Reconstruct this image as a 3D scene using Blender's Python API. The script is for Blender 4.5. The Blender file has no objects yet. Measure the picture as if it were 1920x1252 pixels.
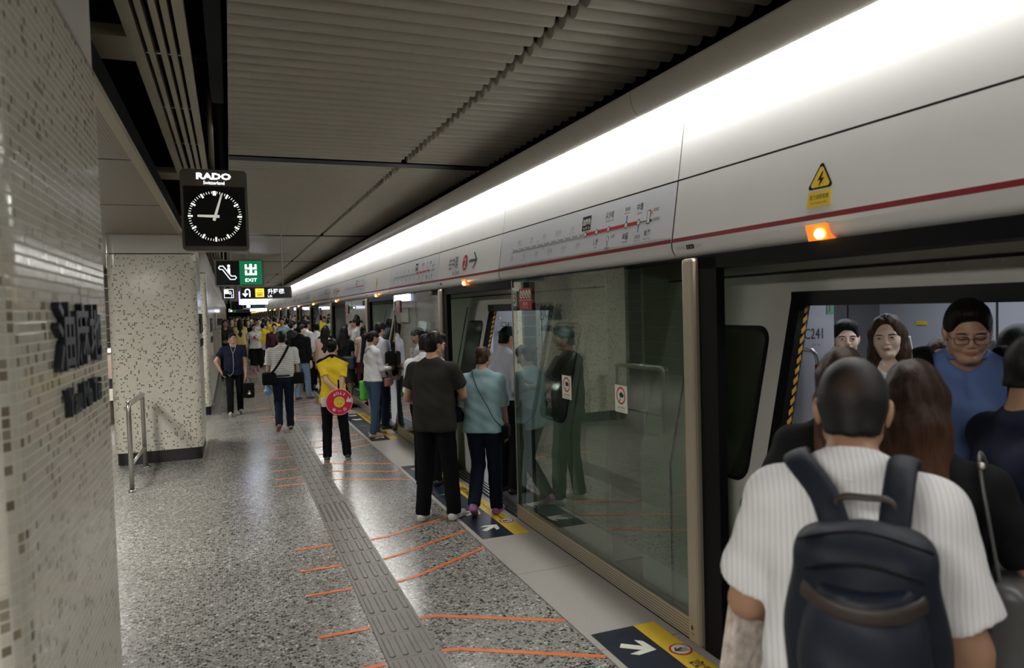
import bpy, bmesh, math, random
import numpy as np
from mathutils import Vector, Matrix, Euler
random.seed(7)
SC = bpy.context.scene
COL = SC.collection
PI = math.pi

# ---------------------------------------------------------------- camera
H = 1.82
FPX = 1353.7
YAW, PITCH, ROLL = 0.37151224, -0.03613562, -0.02843624
cam_d = bpy.data.cameras.new('camera')
cam = bpy.data.objects.new('camera', cam_d)
COL.objects.link(cam)
fw = Vector((math.sin(YAW) * math.cos(PITCH), math.cos(YAW) * math.cos(PITCH), math.sin(PITCH)))
rt = Vector((math.cos(YAW), -math.sin(YAW), 0))
up = rt.cross(fw)
r2 = rt * math.cos(ROLL) + up * math.sin(ROLL)
u2 = up * math.cos(ROLL) - rt * math.sin(ROLL)
cam.matrix_world = Matrix(((r2.x, u2.x, -fw.x, 0), (r2.y, u2.y, -fw.y, 0), (r2.z, u2.z, -fw.z, H), (0, 0, 0, 1)))
cam_d.sensor_width = 36
cam_d.lens = FPX / 1920 * 36
cam_d.clip_start = 0.05
cam_d.clip_end = 300
cam_d.dof.use_dof = True
cam_d.dof.focus_distance = 7.0
cam_d.dof.aperture_fstop = 3.2
SC.camera = cam

# ---------------------------------------------------------------- world, exposure
w = bpy.data.worlds.new('station_air')
SC.world = w
w.use_nodes = True
w.node_tree.nodes['Background'].inputs[0].default_value = (0.9, 0.95, 1.0, 1)
w.node_tree.nodes['Background'].inputs[1].default_value = 0.0
SC.view_settings.view_transform = 'Standard'
SC.view_settings.look = 'None'
SC.view_settings.gamma = 1
SC.view_settings.exposure = 1.0
SC.view_settings.use_curve_mapping = False
SC.cycles.max_bounces = 7
SC.cycles.diffuse_bounces = 4
SC.cycles.glossy_bounces = 4
SC.cycles.transparent_max_bounces = 12
SC.cycles.transmission_bounces = 4
SC.cycles.caustics_reflective = False
SC.cycles.caustics_refractive = False
SC.cycles.sample_clamp_indirect = 4.0
COVE = 20.0
TRAIN_L = 3.4
FILL_L = 30.0

# ---------------------------------------------------------------- materials
MATS = {}
def newmat(name):
    m = bpy.data.materials.new(name); m.use_nodes = True
    MATS[name] = m
    nt = m.node_tree
    return m, nt, nt.nodes['Principled BSDF']
def pmat(name, col, rough=0.6, metal=0.0, noise=0.0, nscale=6.0, bump=0.0, bscale=60.0, spec=None, emis=None, estr=0.0, coat=0.0):
    if name in MATS: return MATS[name]
    m, nt, b = newmat(name)
    b.inputs['Base Color'].default_value = (*col, 1)
    b.inputs['Roughness'].default_value = rough
    b.inputs['Metallic'].default_value = metal
    if spec is not None: b.inputs['Specular IOR Level'].default_value = spec
    if coat: b.inputs['Coat Weight'].default_value = coat
    if emis:
        b.inputs['Emission Color'].default_value = (*emis, 1); b.inputs['Emission Strength'].default_value = estr
    if noise or bump:
        tc = nt.nodes.new('ShaderNodeTexCoord')
    if noise:
        n = nt.nodes.new('ShaderNodeTexNoise'); n.inputs['Scale'].default_value = nscale; n.inputs['Detail'].default_value = 3
        nt.links.new(tc.outputs['Object'], n.inputs['Vector'])
        r = nt.nodes.new('ShaderNodeMapRange'); r.inputs[1].default_value = .3; r.inputs[2].default_value = .7
        r.inputs[3].default_value = 1 - noise; r.inputs[4].default_value = 1 + noise
        nt.links.new(n.outputs['Fac'], r.inputs[0])
        v = nt.nodes.new('ShaderNodeVectorMath'); v.operation = 'SCALE'
        v.inputs[0].default_value = col
        nt.links.new(r.outputs[0], v.inputs['Scale']); nt.links.new(v.outputs[0], b.inputs['Base Color'])
    if bump:
        n2 = nt.nodes.new('ShaderNodeTexNoise'); n2.inputs['Scale'].default_value = bscale; n2.inputs['Detail'].default_value = 2
        nt.links.new(tc.outputs['Object'], n2.inputs['Vector'])
        bp = nt.nodes.new('ShaderNodeBump'); bp.inputs['Strength'].default_value = bump; bp.inputs['Distance'].default_value = .01
        nt.links.new(n2.outputs['Fac'], bp.inputs['Height']); nt.links.new(bp.outputs[0], b.inputs['Normal'])
    return m
def math_n(nt, op, a, b=None, c=None):
    n = nt.nodes.new('ShaderNodeMath'); n.operation = op
    for i, v in enumerate((a, b, c)):
        if v is None: continue
        if isinstance(v, (int, float)): n.inputs[i].default_value = v
        else: nt.links.new(v, n.inputs[i])
    return n.outputs[0]
def mix_n(nt, fac, a, b):
    n = nt.nodes.new('ShaderNodeMix'); n.data_type = 'RGBA'
    for s, v in ((n.inputs[0], fac), (n.inputs[6], a), (n.inputs[7], b)):
        if isinstance(v, (int, float)): s.default_value = v
        elif isinstance(v, tuple): s.default_value = (*v, 1)
        else: nt.links.new(v, s)
    return n.outputs[2]
def ramp_n(nt, fac, stops, interp='LINEAR'):
    n = nt.nodes.new('ShaderNodeValToRGB'); n.color_ramp.interpolation = interp
    els = n.color_ramp.elements
    while len(els) > 1: els.remove(els[-1])
    els[0].position = stops[0][0]; els[0].color = (*stops[0][1], 1)
    for p, c in stops[1:]:
        e = els.new(p); e.color = (*c, 1)
    nt.links.new(fac, n.inputs[0])
    return n.outputs[0]

def terrazzo():
    m, nt, b = newmat('terrazzo')
    tc = nt.nodes.new('ShaderNodeTexCoord')
    def vor(scale, rnd=1.0):
        v = nt.nodes.new('ShaderNodeTexVoronoi'); v.inputs['Scale'].default_value = scale; v.inputs['Randomness'].default_value = rnd
        mp = nt.nodes.new('ShaderNodeTexNoise'); mp.inputs['Scale'].default_value = scale * 1.3
        nt.links.new(tc.outputs['Object'], mp.inputs['Vector'])
        ad = nt.nodes.new('ShaderNodeVectorMath'); ad.operation = 'MULTIPLY_ADD'
        ad.inputs[1].default_value = (0.6 / scale,) * 3
        nt.links.new(mp.outputs['Color'], ad.inputs[0]); nt.links.new(tc.outputs['Object'], ad.inputs[2])
        nt.links.new(ad.outputs[0], v.inputs['Vector'])
        return v
    v = vor(58); sep = nt.nodes.new('ShaderNodeSeparateColor'); nt.links.new(v.outputs['Color'], sep.inputs[0])
    chip = ramp_n(nt, sep.outputs[0], [(0, (.022, .022, .021)), (.19, (.09, .08, .065)), (.28, (.29, .28, .25)), (.50, (.37, .36, .335)), (.75, (.23, .225, .20)), (.9, (.55, .54, .51))], 'CONSTANT')
    thr = math_n(nt, 'MULTIPLY_ADD', sep.outputs[1], .22, .27)
    inside = math_n(nt, 'LESS_THAN', v.outputs['Distance'], math_n(nt, 'MULTIPLY', thr, 1.35))
    v2 = vor(190); s2 = nt.nodes.new('ShaderNodeSeparateColor'); nt.links.new(v2.outputs['Color'], s2.inputs[0])
    fine = ramp_n(nt, s2.outputs[0], [(0, (.06, .06, .055)), (.14, (.22, .21, .185)), (.5, (.32, .31, .285)), (.85, (.42, .41, .38))], 'CONSTANT')
    colr = mix_n(nt, inside, fine, chip)
    # slab joints every 1.2 m along and across
    sx = nt.nodes.new('ShaderNodeSeparateXYZ'); nt.links.new(tc.outputs['Object'], sx.inputs[0])
    jx = math_n(nt, 'LESS_THAN', math_n(nt, 'ABSOLUTE', math_n(nt, 'SUBTRACT', sx.outputs[0], .02)), .002)
    colr = mix_n(nt, jx, colr, (.25, .24, .21))
    # worn, slightly darker lane
    big = nt.nodes.new('ShaderNodeTexNoise'); big.inputs['Scale'].default_value = .8
    nt.links.new(tc.outputs['Object'], big.inputs['Vector'])
    r = nt.nodes.new('ShaderNodeMapRange'); r.inputs[1].default_value = .3; r.inputs[2].default_value = .7; r.inputs[3].default_value = .85; r.inputs[4].default_value = 1.08
    nt.links.new(big.outputs['Fac'], r.inputs[0])
    sc = nt.nodes.new('ShaderNodeVectorMath'); sc.operation = 'SCALE'
    nt.links.new(colr, sc.inputs[0]); nt.links.new(r.outputs[0], sc.inputs['Scale'])
    nt.links.new(sc.outputs[0], b.inputs['Base Color'])
    rr = nt.nodes.new('ShaderNodeMapRange'); rr.inputs[3].default_value = .16; rr.inputs[4].default_value = .3
    nt.links.new(big.outputs['Fac'], rr.inputs[0]); nt.links.new(rr.outputs[0], b.inputs['Roughness'])
    b.inputs['Specular IOR Level'].default_value = .6
    return m
def granite():
    m, nt, b = newmat('granite')
    tc = nt.nodes.new('ShaderNodeTexCoord')
    n = nt.nodes.new('ShaderNodeTexNoise'); n.inputs['Scale'].default_value = 260; n.inputs['Detail'].default_value = 2
    nt.links.new(tc.outputs['Object'], n.inputs['Vector'])
    c = ramp_n(nt, n.outputs['Fac'], [(.32, (.16, .145, .12)), (.45, (.36, .34, .30)), (.6, (.48, .46, .42)), (.7, (.66, .64, .60))])
    sx = nt.nodes.new('ShaderNodeSeparateXYZ'); nt.links.new(tc.outputs['Object'], sx.inputs[0])
    fy = math_n(nt, 'FRACT', math_n(nt, 'MULTIPLY', math_n(nt, 'SUBTRACT', sx.outputs[1], 4.536 - 12.0), 1 / 1.2))
    c = mix_n(nt, math_n(nt, 'LESS_THAN', fy, .004), c, (.08, .075, .06))
    e = math_n(nt, 'LESS_THAN', sx.outputs[0], 1.752)
    c = mix_n(nt, e, c, (.10, .09, .07))
    nt.links.new(c, b.inputs['Base Color']); b.inputs['Roughness'].default_value = .45
    return m
def mosaic(name, T=.0222):
    m, nt, b = newmat(name)
    uv = nt.nodes.new('ShaderNodeUVMap'); uv.uv_map = 'UVMap'
    sx = nt.nodes.new('ShaderNodeSeparateXYZ'); nt.links.new(uv.outputs[0], sx.inputs[0])
    u = math_n(nt, 'DIVIDE', sx.outputs[0], T); v = math_n(nt, 'DIVIDE', sx.outputs[1], T)
    fu = math_n(nt, 'FRACT', u); fv = math_n(nt, 'FRACT', v)
    du = math_n(nt, 'MINIMUM', fu, math_n(nt, 'SUBTRACT', 1.0, fu)); dv = math_n(nt, 'MINIMUM', fv, math_n(nt, 'SUBTRACT', 1.0, fv))
    d = math_n(nt, 'MINIMUM', du, dv)
    grout = math_n(nt, 'LESS_THAN', d, .10)
    cb = nt.nodes.new('ShaderNodeCombineXYZ'); nt.links.new(math_n(nt, 'FLOOR', u), cb.inputs[0]); nt.links.new(math_n(nt, 'FLOOR', v), cb.inputs[1])
    wn = nt.nodes.new('ShaderNodeTexWhiteNoise'); wn.noise_dimensions = '2D'; nt.links.new(cb.outputs[0], wn.inputs['Vector'])
    s = nt.nodes.new('ShaderNodeSeparateColor'); nt.links.new(wn.outputs['Color'], s.inputs[0])
    tile = ramp_n(nt, s.outputs[0], [(0, (.19, .155, .10)), (.08, (.28, .245, .175)), (.16, (.60, .575, .48)), (.4, (.67, .645, .545)), (.7, (.63, .605, .515))], 'CONSTANT')
    col = mix_n(nt, grout, tile, (.64, .62, .53))
    nt.links.new(col, b.inputs['Base Color'])
    b.inputs['Roughness'].default_value = .22
    rr = mix_n(nt, grout, (.14, .14, .14), (.7, .7, .7)); nt.links.new(rr, b.inputs['Roughness'])
    hh = nt.nodes.new('ShaderNodeMapRange'); hh.inputs[1].default_value = .04; hh.inputs[2].default_value = .16; nt.links.new(d, hh.inputs[0])
    bp = nt.nodes.new('ShaderNodeBump'); bp.inputs['Strength'].default_value = .5; bp.inputs['Distance'].default_value = .0012
    h2 = math_n(nt, 'MULTIPLY_ADD', s.outputs[1], .25, hh.outputs[0])
    nt.links.new(h2, bp.inputs['Height']); nt.links.new(bp.outputs[0], b.inputs['Normal'])
    return m
def thin_glass(name, tint, refl=1.0, rough=0.0):
    m, nt, b = newmat(name)
    nt.nodes.remove(b)
    out = nt.nodes['Material Output']
    tr = nt.nodes.new('ShaderNodeBsdfTransparent'); tr.inputs[0].default_value = (*tint, 1)
    gl = nt.nodes.new('ShaderNodeBsdfGlossy'); gl.inputs['Roughness'].default_value = rough; gl.inputs['Color'].default_value = (1, 1, 1, 1)
    ge = nt.nodes.new('ShaderNodeNewGeometry'); dt = nt.nodes.new('ShaderNodeVectorMath'); dt.operation = 'DOT_PRODUCT'
    nt.links.new(ge.outputs['Incoming'], dt.inputs[0]); nt.links.new(ge.outputs['Normal'], dt.inputs[1])
    c = math_n(nt, 'SUBTRACT', 1.0, math_n(nt, 'ABSOLUTE', dt.outputs['Value']))
    f = math_n(nt, 'MULTIPLY', math_n(nt, 'MULTIPLY_ADD', math_n(nt, 'POWER', c, 5.0), .95, .05), refl)
    mx = nt.nodes.new('ShaderNodeMixShader'); nt.links.new(f, mx.inputs[0]); nt.links.new(tr.outputs[0], mx.inputs[1]); nt.links.new(gl.outputs[0], mx.inputs[2])
    nt.links.new(mx.outputs[0], out.inputs['Surface'])
    return m
def stripe_mat(name, base, line, axis, period, width, rough=.85, wob=.0, rot=None, soft=False):
    m, nt, b = newmat(name)
    tc = nt.nodes.new('ShaderNodeTexCoord')
    sx = nt.nodes.new('ShaderNodeSeparateXYZ'); nt.links.new(tc.outputs['Object'], sx.inputs[0])
    c = sx.outputs[axis]
    if rot is not None: c = math_n(nt, 'MULTIPLY_ADD', sx.outputs[rot[0]], rot[1], c)
    if wob:
        n = nt.nodes.new('ShaderNodeTexNoise'); n.inputs['Scale'].default_value = 3; nt.links.new(tc.outputs['Object'], n.inputs['Vector'])
        c = math_n(nt, 'MULTIPLY_ADD', n.outputs['Fac'], wob, c)
    f = math_n(nt, 'FRACT', math_n(nt, 'DIVIDE', c, period))
    if soft:
        f = math_n(nt, 'MULTIPLY_ADD', math_n(nt, 'SINE', math_n(nt, 'MULTIPLY', f, 2 * PI)), .5, .5)
    else:
        f = math_n(nt, 'LESS_THAN', f, width)
    nt.links.new(mix_n(nt, f, base, line), b.inputs['Base Color']); b.inputs['Roughness'].default_value = rough
    return m
def hair_mat(name, c1, c2, rough=.52, tip=None, tipz=(1.3, 1.6)):
    m, nt, b = newmat(name)
    tc = nt.nodes.new('ShaderNodeTexCoord')
    mp = nt.nodes.new('ShaderNodeMapping'); mp.inputs['Scale'].default_value = (150, 150, 8)
    nt.links.new(tc.outputs['Object'], mp.inputs[0])
    n = nt.nodes.new('ShaderNodeTexNoise'); n.inputs['Scale'].default_value = 1; n.inputs['Detail'].default_value = 2
    nt.links.new(mp.outputs[0], n.inputs['Vector'])
    col = ramp_n(nt, n.outputs['Fac'], [(.35, c1), (.65, c2)]); b.inputs['Specular IOR Level'].default_value = .14
    if tip:
        sx = nt.nodes.new('ShaderNodeSeparateXYZ'); nt.links.new(tc.outputs['Object'], sx.inputs[0])
        r = nt.nodes.new('ShaderNodeMapRange'); r.inputs[1].default_value = tipz[0]; r.inputs[2].default_value = tipz[1]; r.inputs[3].default_value = 1; r.inputs[4].default_value = 0
        nt.links.new(sx.outputs[2], r.inputs[0])
        col = mix_n(nt, r.outputs[0], col, mix_n(nt, n.outputs['Fac'], tuple(t * .5 for t in tip), tip))
    nt.links.new(col, b.inputs['Base Color']); b.inputs['Roughness'].default_value = rough
    bp = nt.nodes.new('ShaderNodeBump'); bp.inputs['Strength'].default_value = .5; bp.inputs['Distance'].default_value = .003
    nt.links.new(n.outputs['Fac'], bp.inputs['Height']); nt.links.new(bp.outputs[0], b.inputs['Normal'])
    return m
def emat(name, col, s):
    if name in MATS: return MATS[name]
    m, nt, b = newmat(name)
    b.inputs['Base Color'].default_value = (0, 0, 0, 1)
    b.inputs['Emission Color'].default_value = (*col, 1); b.inputs['Emission Strength'].default_value = s
    return m

M_floor = terrazzo(); M_gran = granite(); M_mos = mosaic('mosaic_tile')
M_white = pmat('white_enamel', (.74, .74, .725), .32, noise=.012, nscale=4)
M_duct = pmat('beige_enamel', (.62, .60, .55), .36)
M_post = pmat('champagne_metal', (.44, .39, .30), .35, .55)
M_wpane = pmat('train_pane', (.020, .024, .014), .06, spec=.9)
M_black = pmat('black_rubber', (.005, .005, .006), .5, spec=.12)
M_dark = pmat('dark_void', (.006, .006, .0065), .9, spec=.05)
M_pipe = pmat('dark_pipe', (.010, .010, .011), .6, spec=.2)
M_tube = pmat('ceiling_baffle_paint', (.37, .345, .29), .42)
M_rail = pmat('ceiling_rail_paint', (.33, .29, .205), .4)
M_perf = None
M_steel = pmat('brushed_steel', (.5, .48, .44), .28, .9, bump=.05, bscale=200)
M_groove = pmat('groove', (.02, .02, .02), .7)
M_red = pmat('signal_red', (.21, .008, .013), .4)
M_redp = pmat('sign_red', (.45, .02, .026), .4)
M_ink = pmat('ink', (.012, .018, .028), .5)
M_ink2 = pmat('slate_ink', (.045, .065, .085), .5)
M_greyink = pmat('pale_grey_ink', (.38, .39, .40), .5)
M_yel = pmat('sign_yellow', (.80, .55, .03), .42)
M_navy = pmat('mat_navy', (.012, .017, .032), .35, noise=.3, nscale=14)
M_cream = pmat('cream_print', (.72, .72, .62), .5)
M_signblack = pmat('sign_black', (.008, .009, .011), .25)
M_tact = pmat('tactile_grey', (.20, .185, .165), .45, noise=.1, nscale=9)
M_tact2 = pmat('tactile_bar', (.085, .080, .072), .4, noise=.15, nscale=9)
M_orange = pmat('orange_tape', (.72, .18, .045), .45, noise=.12, nscale=18)
M_trn = pmat('train_silver', (.56, .56, .51), .38, .0, noise=.05, nscale=2)
M_trnin = pmat('train_interior', (.40, .42, .48), .4)
M_seal = pmat('door_seal', (.006, .0065, .007), .45, spec=.2)
M_glass = thin_glass('screen_door_glass', (.64, .71, .65), 2.1)
M_tglass = thin_glass('train_window_glass', (.10, .12, .08), 1.2)
M_clear = thin_glass('clear_glass', (.92, .95, .95), .8)
M_base = pmat('black_plinth', (.012, .012, .012), .35)
M_wallp = pmat('brown_panel', (.055, .035, .02), .4)

# ---------------------------------------------------------------- mesh helpers
class MB:
    def __init__(s): s.v = []; s.f = []; s.m = []; s.sm = []; s.uv = []; s.mats = []
    def mi(s, mat):
        if mat not in s.mats: s.mats.append(mat)
        return s.mats.index(mat)
    def add(s, vs, fs, mat, smooth=False, uvs=None):
        o = len(s.v); s.v += [tuple(v) for v in vs]; i = s.mi(mat)
        for n, f in enumerate(fs):
            s.f.append(tuple(a + o for a in f)); s.m.append(i); s.sm.append(smooth)
            s.uv.append(uvs[n] if uvs else None)
        return s
    def box(s, x0, x1, y0, y1, z0, z1, mat):
        vs = [(x, y, z) for z in (z0, z1) for y in (y0, y1) for x in (x0, x1)]
        return s.add(vs, [(0, 2, 3, 1), (4, 5, 7, 6), (0, 1, 5, 4), (2, 6, 7, 3), (0, 4, 6, 2), (1, 3, 7, 5)], mat)
    def extr(s, prof, axis, a, b, mat, smooth=False, caps=True, mats=None):
        """closed 2D profile extruded along axis from a to b; profile given in the two other axes in xyz order"""
        n = len(prof)
        def P(p, t):
            if axis == 0: return (t, p[0], p[1])
            if axis == 1: return (p[0], t, p[1])
            return (p[0], p[1], t)
        vs = [P(p, a) for p in prof] + [P(p, b) for p in prof]
        if mats is None:
            s.add(vs, [(i, (i + 1) % n, n + (i + 1) % n, n + i) for i in range(n)], mat, smooth)
        else:
            for i in range(n): s.add([vs[i], vs[(i + 1) % n], vs[n + (i + 1) % n], vs[n + i]], [(0, 1, 2, 3)], mats[i], smooth)
        if caps: s.add(vs, [tuple(range(n - 1, -1, -1)), tuple(range(n, 2 * n))], mat)
        return s
    def tube(s, pts, r, mat, seg=10, closed=False, sq=None):
        pts = [Vector(p) for p in pts]; n = len(pts); rings = []
        prev = None
        for i, p in enumerate(pts):
            if closed: t = (pts[(i + 1) % n] - pts[i - 1])
            else: t = (pts[min(i + 1, n - 1)] - pts[max(i - 1, 0)])
            t = t.normalized() if t.length > 0 else Vector((0, 0, 1))
            if prev is None:
                a = t.orthogonal().normalized()
                if sq is not None:
                    a = (Vector(sq[2]) - t * t.dot(Vector(sq[2]))).normalized()
            else: a = (prev - t * t.dot(prev)).normalized()
            prev = a; bb = t.cross(a)
            rr = r[i] if isinstance(r, (list, tuple)) else r
            if sq is None: rings.append([p + a * (rr * math.cos(2 * PI * k / seg)) + bb * (rr * math.sin(2 * PI * k / seg)) for k in range(seg)])
            else: rings.append([p + a * (sq[0] * math.cos(2 * PI * k / seg)) + bb * (sq[1] * math.sin(2 * PI * k / seg)) for k in range(seg)])
        vs = [v for rg in rings for v in rg]; fs = []
        m = n if closed else n - 1
        for i in range(m):
            j = (i + 1) % n
            fs += [(i * seg + k, i * seg + (k + 1) % seg, j * seg + (k + 1) % seg, j * seg + k) for k in range(seg)]
        if not closed: fs += [tuple(range(seg - 1, -1, -1)), tuple((n - 1) * seg + k for k in range(seg))]
        return s.add(vs, fs, mat, True)
    def disc(s, c, r, axis, mat, t=.004, seg=24, ry=None):
        ry = ry or r; c = Vector(c)
        prof = [(math.cos(2 * PI * k / seg) * r, math.sin(2 * PI * k / seg) * ry) for k in range(seg)]
        o = {0: (c.y, c.z, c.x), 1: (c.x, c.z, c.y), 2: (c.x, c.y, c.z)}[axis]
        return s.extr([(a + o[0], b + o[1]) for a, b in prof], axis, o[2] - t / 2, o[2] + t / 2, mat)
    def poly(s, pts, mat):
        return s.add(pts, [tuple(range(len(pts)))], mat)
    def sphere(s, c, r, mat, seg=14, rings=9, sc=(1, 1, 1)):
        vs = [(c[0], c[1], c[2] + r * sc[2])]
        for i in range(1, rings):
            t = PI * i / rings
            for k in range(seg):
                a = 2 * PI * k / seg
                vs.append((c[0] + r * sc[0] * math.sin(t) * math.cos(a), c[1] + r * sc[1] * math.sin(t) * math.sin(a), c[2] + r * sc[2] * math.cos(t)))
        vs.append((c[0], c[1], c[2] - r * sc[2])); fs = [(0, 1 + k, 1 + (k + 1) % seg) for k in range(seg)]
        for i in range(rings - 2):
            fs += [(1 + i * seg + k, 1 + (i + 1) * seg + k, 1 + (i + 1) * seg + (k + 1) % seg, 1 + i * seg + (k + 1) % seg) for k in range(seg)]
        L = len(vs) - 1
        fs += [(1 + (rings - 2) * seg + k, L, 1 + (rings - 2) * seg + (k + 1) % seg) for k in range(seg)]
        return s.add(vs, fs, mat, True)
    def xf(s, M):
        s.v = [tuple(M @ Vector(v)) for v in s.v]; return s
    def mesh(s, name):
        me = bpy.data.meshes.new(name)
        me.from_pydata(s.v, [], s.f)
        for m in s.mats: me.materials.append(m)
        me.polygons.foreach_set('material_index', s.m)
        me.polygons.foreach_set('use_smooth', s.sm)
        if any(u is not None for u in s.uv):
            ul = me.uv_layers.new(name='UVMap')
            for p, u in zip(me.polygons, s.uv):
                if u is None: continue
                for li, c in zip(p.loop_indices, u): ul.data[li].uv = c
        me.update()
        return me
    def build(s, name, parent=None, bevel=0, label=None):
        o = bpy.data.objects.new(name, s.mesh(name)); COL.objects.link(o)
        if parent is not None: o.parent = parent
        if bevel:
            md = o.modifiers.new('bevel', 'BEVEL'); md.width = bevel; md.segments = 2; md.limit_method = 'ANGLE'
        if label: o['label'] = label
        return o
def tag(o, label, cat, group=None, kind=None):
    o['label'] = label; o['category'] = cat
    if group: o['group'] = group
    if kind: o['kind'] = kind
    return o
def struct(o, label=None, cat=None):
    o['kind'] = 'structure'
    if label: o['label'] = label
    if cat: o['category'] = cat
    return o
def empty(name, loc=(0, 0, 0), rz=0):
    o = bpy.data.objects.new(name, None); COL.objects.link(o); o.empty_display_size = .1
    o.location = loc; o.rotation_euler = (0, 0, rz)
    return o
def copy_tree(o, parent=None):
    c = o.copy(); COL.objects.link(c)
    if parent is not None: c.parent = parent
    for ch in [x for x in KIDS.get(o.name, [])]: pass
    for ch in list(o.children): copy_tree(ch, c)
    return c
KIDS = {}
# text -------------------------------------------------------------------------
TXC = {}
def text_verts(s, size, bold=0.0, extr=0.0, align='CENTER'):
    key = (s, size, bold, extr, align)
    if key in TXC: return TXC[key]
    cu = bpy.data.curves.new('lettering', 'FONT'); cu.body = s; cu.size = size; cu.offset = bold; cu.extrude = extr
    cu.align_x = align; cu.align_y = 'CENTER'; cu.resolution_u = 2
    ob = bpy.data.objects.new('lettering', cu); COL.objects.link(ob)
    dg = bpy.context.evaluated_depsgraph_get(); dg.update()
    me = bpy.data.meshes.new_from_object(ob.evaluated_get(dg))
    vs = [tuple(v.co) for v in me.vertices]; fs = [tuple(p.vertices) for p in me.polygons]
    bpy.data.objects.remove(ob); bpy.data.curves.remove(cu); bpy.data.meshes.remove(me)
    TXC[key] = (vs, fs)
    return vs, fs
def put_text(mb, s, size, M, mat, bold=0.0, extr=0.0, align='CENTER', sx=1.0, sy=1.0, fit=None):
    vs, fs = text_verts(s, size, bold, extr, align)
    if not vs: return
    xs = [v[0] for v in vs]; ys = [v[1] for v in vs]
    cy = (max(ys) + min(ys)) / 2; cx = (max(xs) + min(xs)) / 2 if align == 'CENTER' else 0
    if fit:
        sx = fit[0] / (max(xs) - min(xs)) if fit[0] else sx
        sy = fit[1] / (max(ys) - min(ys)) if fit[1] else sy
        if not fit[0]: sx = sy
        if not fit[1]: sy = sx
    mb.add([M @ Vector(((v[0] - cx) * sx, (v[1] - cy) * sy, v[2])) for v in vs], fs, mat)
def frameM(o, ex, ey):
    ex = Vector(ex).normalized(); ey = Vector(ey).normalized(); ez = ex.cross(ey); o = Vector(o)
    return Matrix(((ex.x, ey.x, ez.x, o.x), (ex.y, ey.y, ez.y, o.y), (ex.z, ey.z, ez.z, o.z), (0, 0, 0, 1)))
def rrect(cx, cy, w_, h_, r, seg=5):
    pts = []
    for sx_, sy_, a0 in ((1, -1, -90), (1, 1, 0), (-1, 1, 90), (-1, -1, 180)):
        for i in range(seg + 1):
            a = math.radians(a0 + 90 * i / seg); pts.append((cx + sx_ * (w_ / 2 - r) + r * math.cos(a), cy + sy_ * (h_ / 2 - r) + r * math.sin(a)))
    return pts
# ================================================================ setting
PX = 2.25; P = 4.78; KMAX = 18
YB, YE = -4.6, 92.0
# floor
mb = MB(); mb.box(-6.0, 1.742, YB, YE, -.1, 0, M_floor)
o = struct(mb.build('floor'), 'speckled grey terrazzo platform floor', 'floor')
mb = MB(); mb.box(1.742, 2.40, YB, YE, -.1, 0, M_gran)
o = struct(mb.build('floor'), 'pale granite platform edge in front of the screen doors', 'floor')
# ceiling slab, dark, and the back walls that close the hall
mb = MB(); mb.box(-6.0, 7.5, YB, YE, 4.15, 4.3, M_dark); struct(mb.build('ceiling'))
mb = MB(); mb.box(-6.0, 7.5, YE, YE + .1, -1.2, 4.2, M_dark); struct(mb.build('wall_far'))
mb = MB(); mb.box(-6.0, 7.5, YB - .1, YB, -1.2, 4.2, M_wallp); struct(mb.build('wall_behind'))
mb = MB()
mb.box(-6.1, -6.0, YB, YE, -.1, 4.2, M_wallp)
for z in np.arange(.4, 3.6, .4): mb.box(-6.0, -5.985, YB, YE, z, z + .012, M_steel)
struct(mb.build('wall_left'))
mb = MB(); mb.box(7.0, 7.1, YB, YE, -1.2, 4.2, M_dark); mb.box(2.42, 7.0, YB, YE, -1.3, -1.2, M_dark)
mb.box(2.32, 2.42, YB, YE, -1.3, -.1, M_dark); struct(mb.build('wall_right'))

# baffle ceiling: oval tubes across the platform, in modules
prof = [(math.cos(2 * PI * k / 16), math.sin(2 * PI * k / 16)) for k in range(16)]
def baffles(x0, x1, y0, n, pitch=.14):
    mb = MB()
    for i in range(n):
        yc = y0 + i * pitch
        mb.extr([(yc + .047 * a, 3.298 + .050 * b) for a, b in prof], 0, x0, x1, M_tube, smooth=True)
    return mb
ys = 7.16 + .07
for j, (ya, n) in enumerate([(6.90 - .14 * 46, 47), (7.215, 47), (13.98, 47), (20.75, 47), (27.5, 47), (34.3, 47), (41.1, 47), (47.9, 47), (54.7, 60), (63.2, 60), (71.7, 60), (80.2, 60)]):
    for xa, xb in ((.045, 1.592), (1.652, 2.485)):
        struct(baffles(xa, xb, ya, n).build('ceiling'))
# cross bearers above baffles, black bars in the module joints
mb = MB()
for y in (7.065, 13.83, 20.6, 27.35, 34.13): mb.box(.05, 2.45, y - .085, y + .085, 3.25, 3.36, M_black)
for y in np.arange(.3, 90, 1.13): mb.box(.05, 2.6, y, y + .05, 3.42, 3.50, M_pipe)
struct(mb.build('ceiling'))
# services in the black void left of the baffles
def pipe(pts, r, label):
    o = MB().tube(pts, r, M_pipe, 10).build('service_pipe'); return tag(o, label, 'pipe')
pipe([(-.02, -2, 3.75), (-.02, 40, 3.75)], .045, 'dark service pipe running lengthwise in the black ceiling slot beside the baffles')
pipe([(-1.0, 5.7, 3.7), (0.2, 5.7, 3.7)], .035, 'dark service pipe crossing the black ceiling slot above the clock')
mb = MB(); mb.box(-.07, .02, 2.6, 6.2, 3.5, 3.72, M_pipe)
tag(mb.build('cable_tray'), 'dark cable tray in the ceiling slot left of the baffles', 'cable tray')
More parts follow.
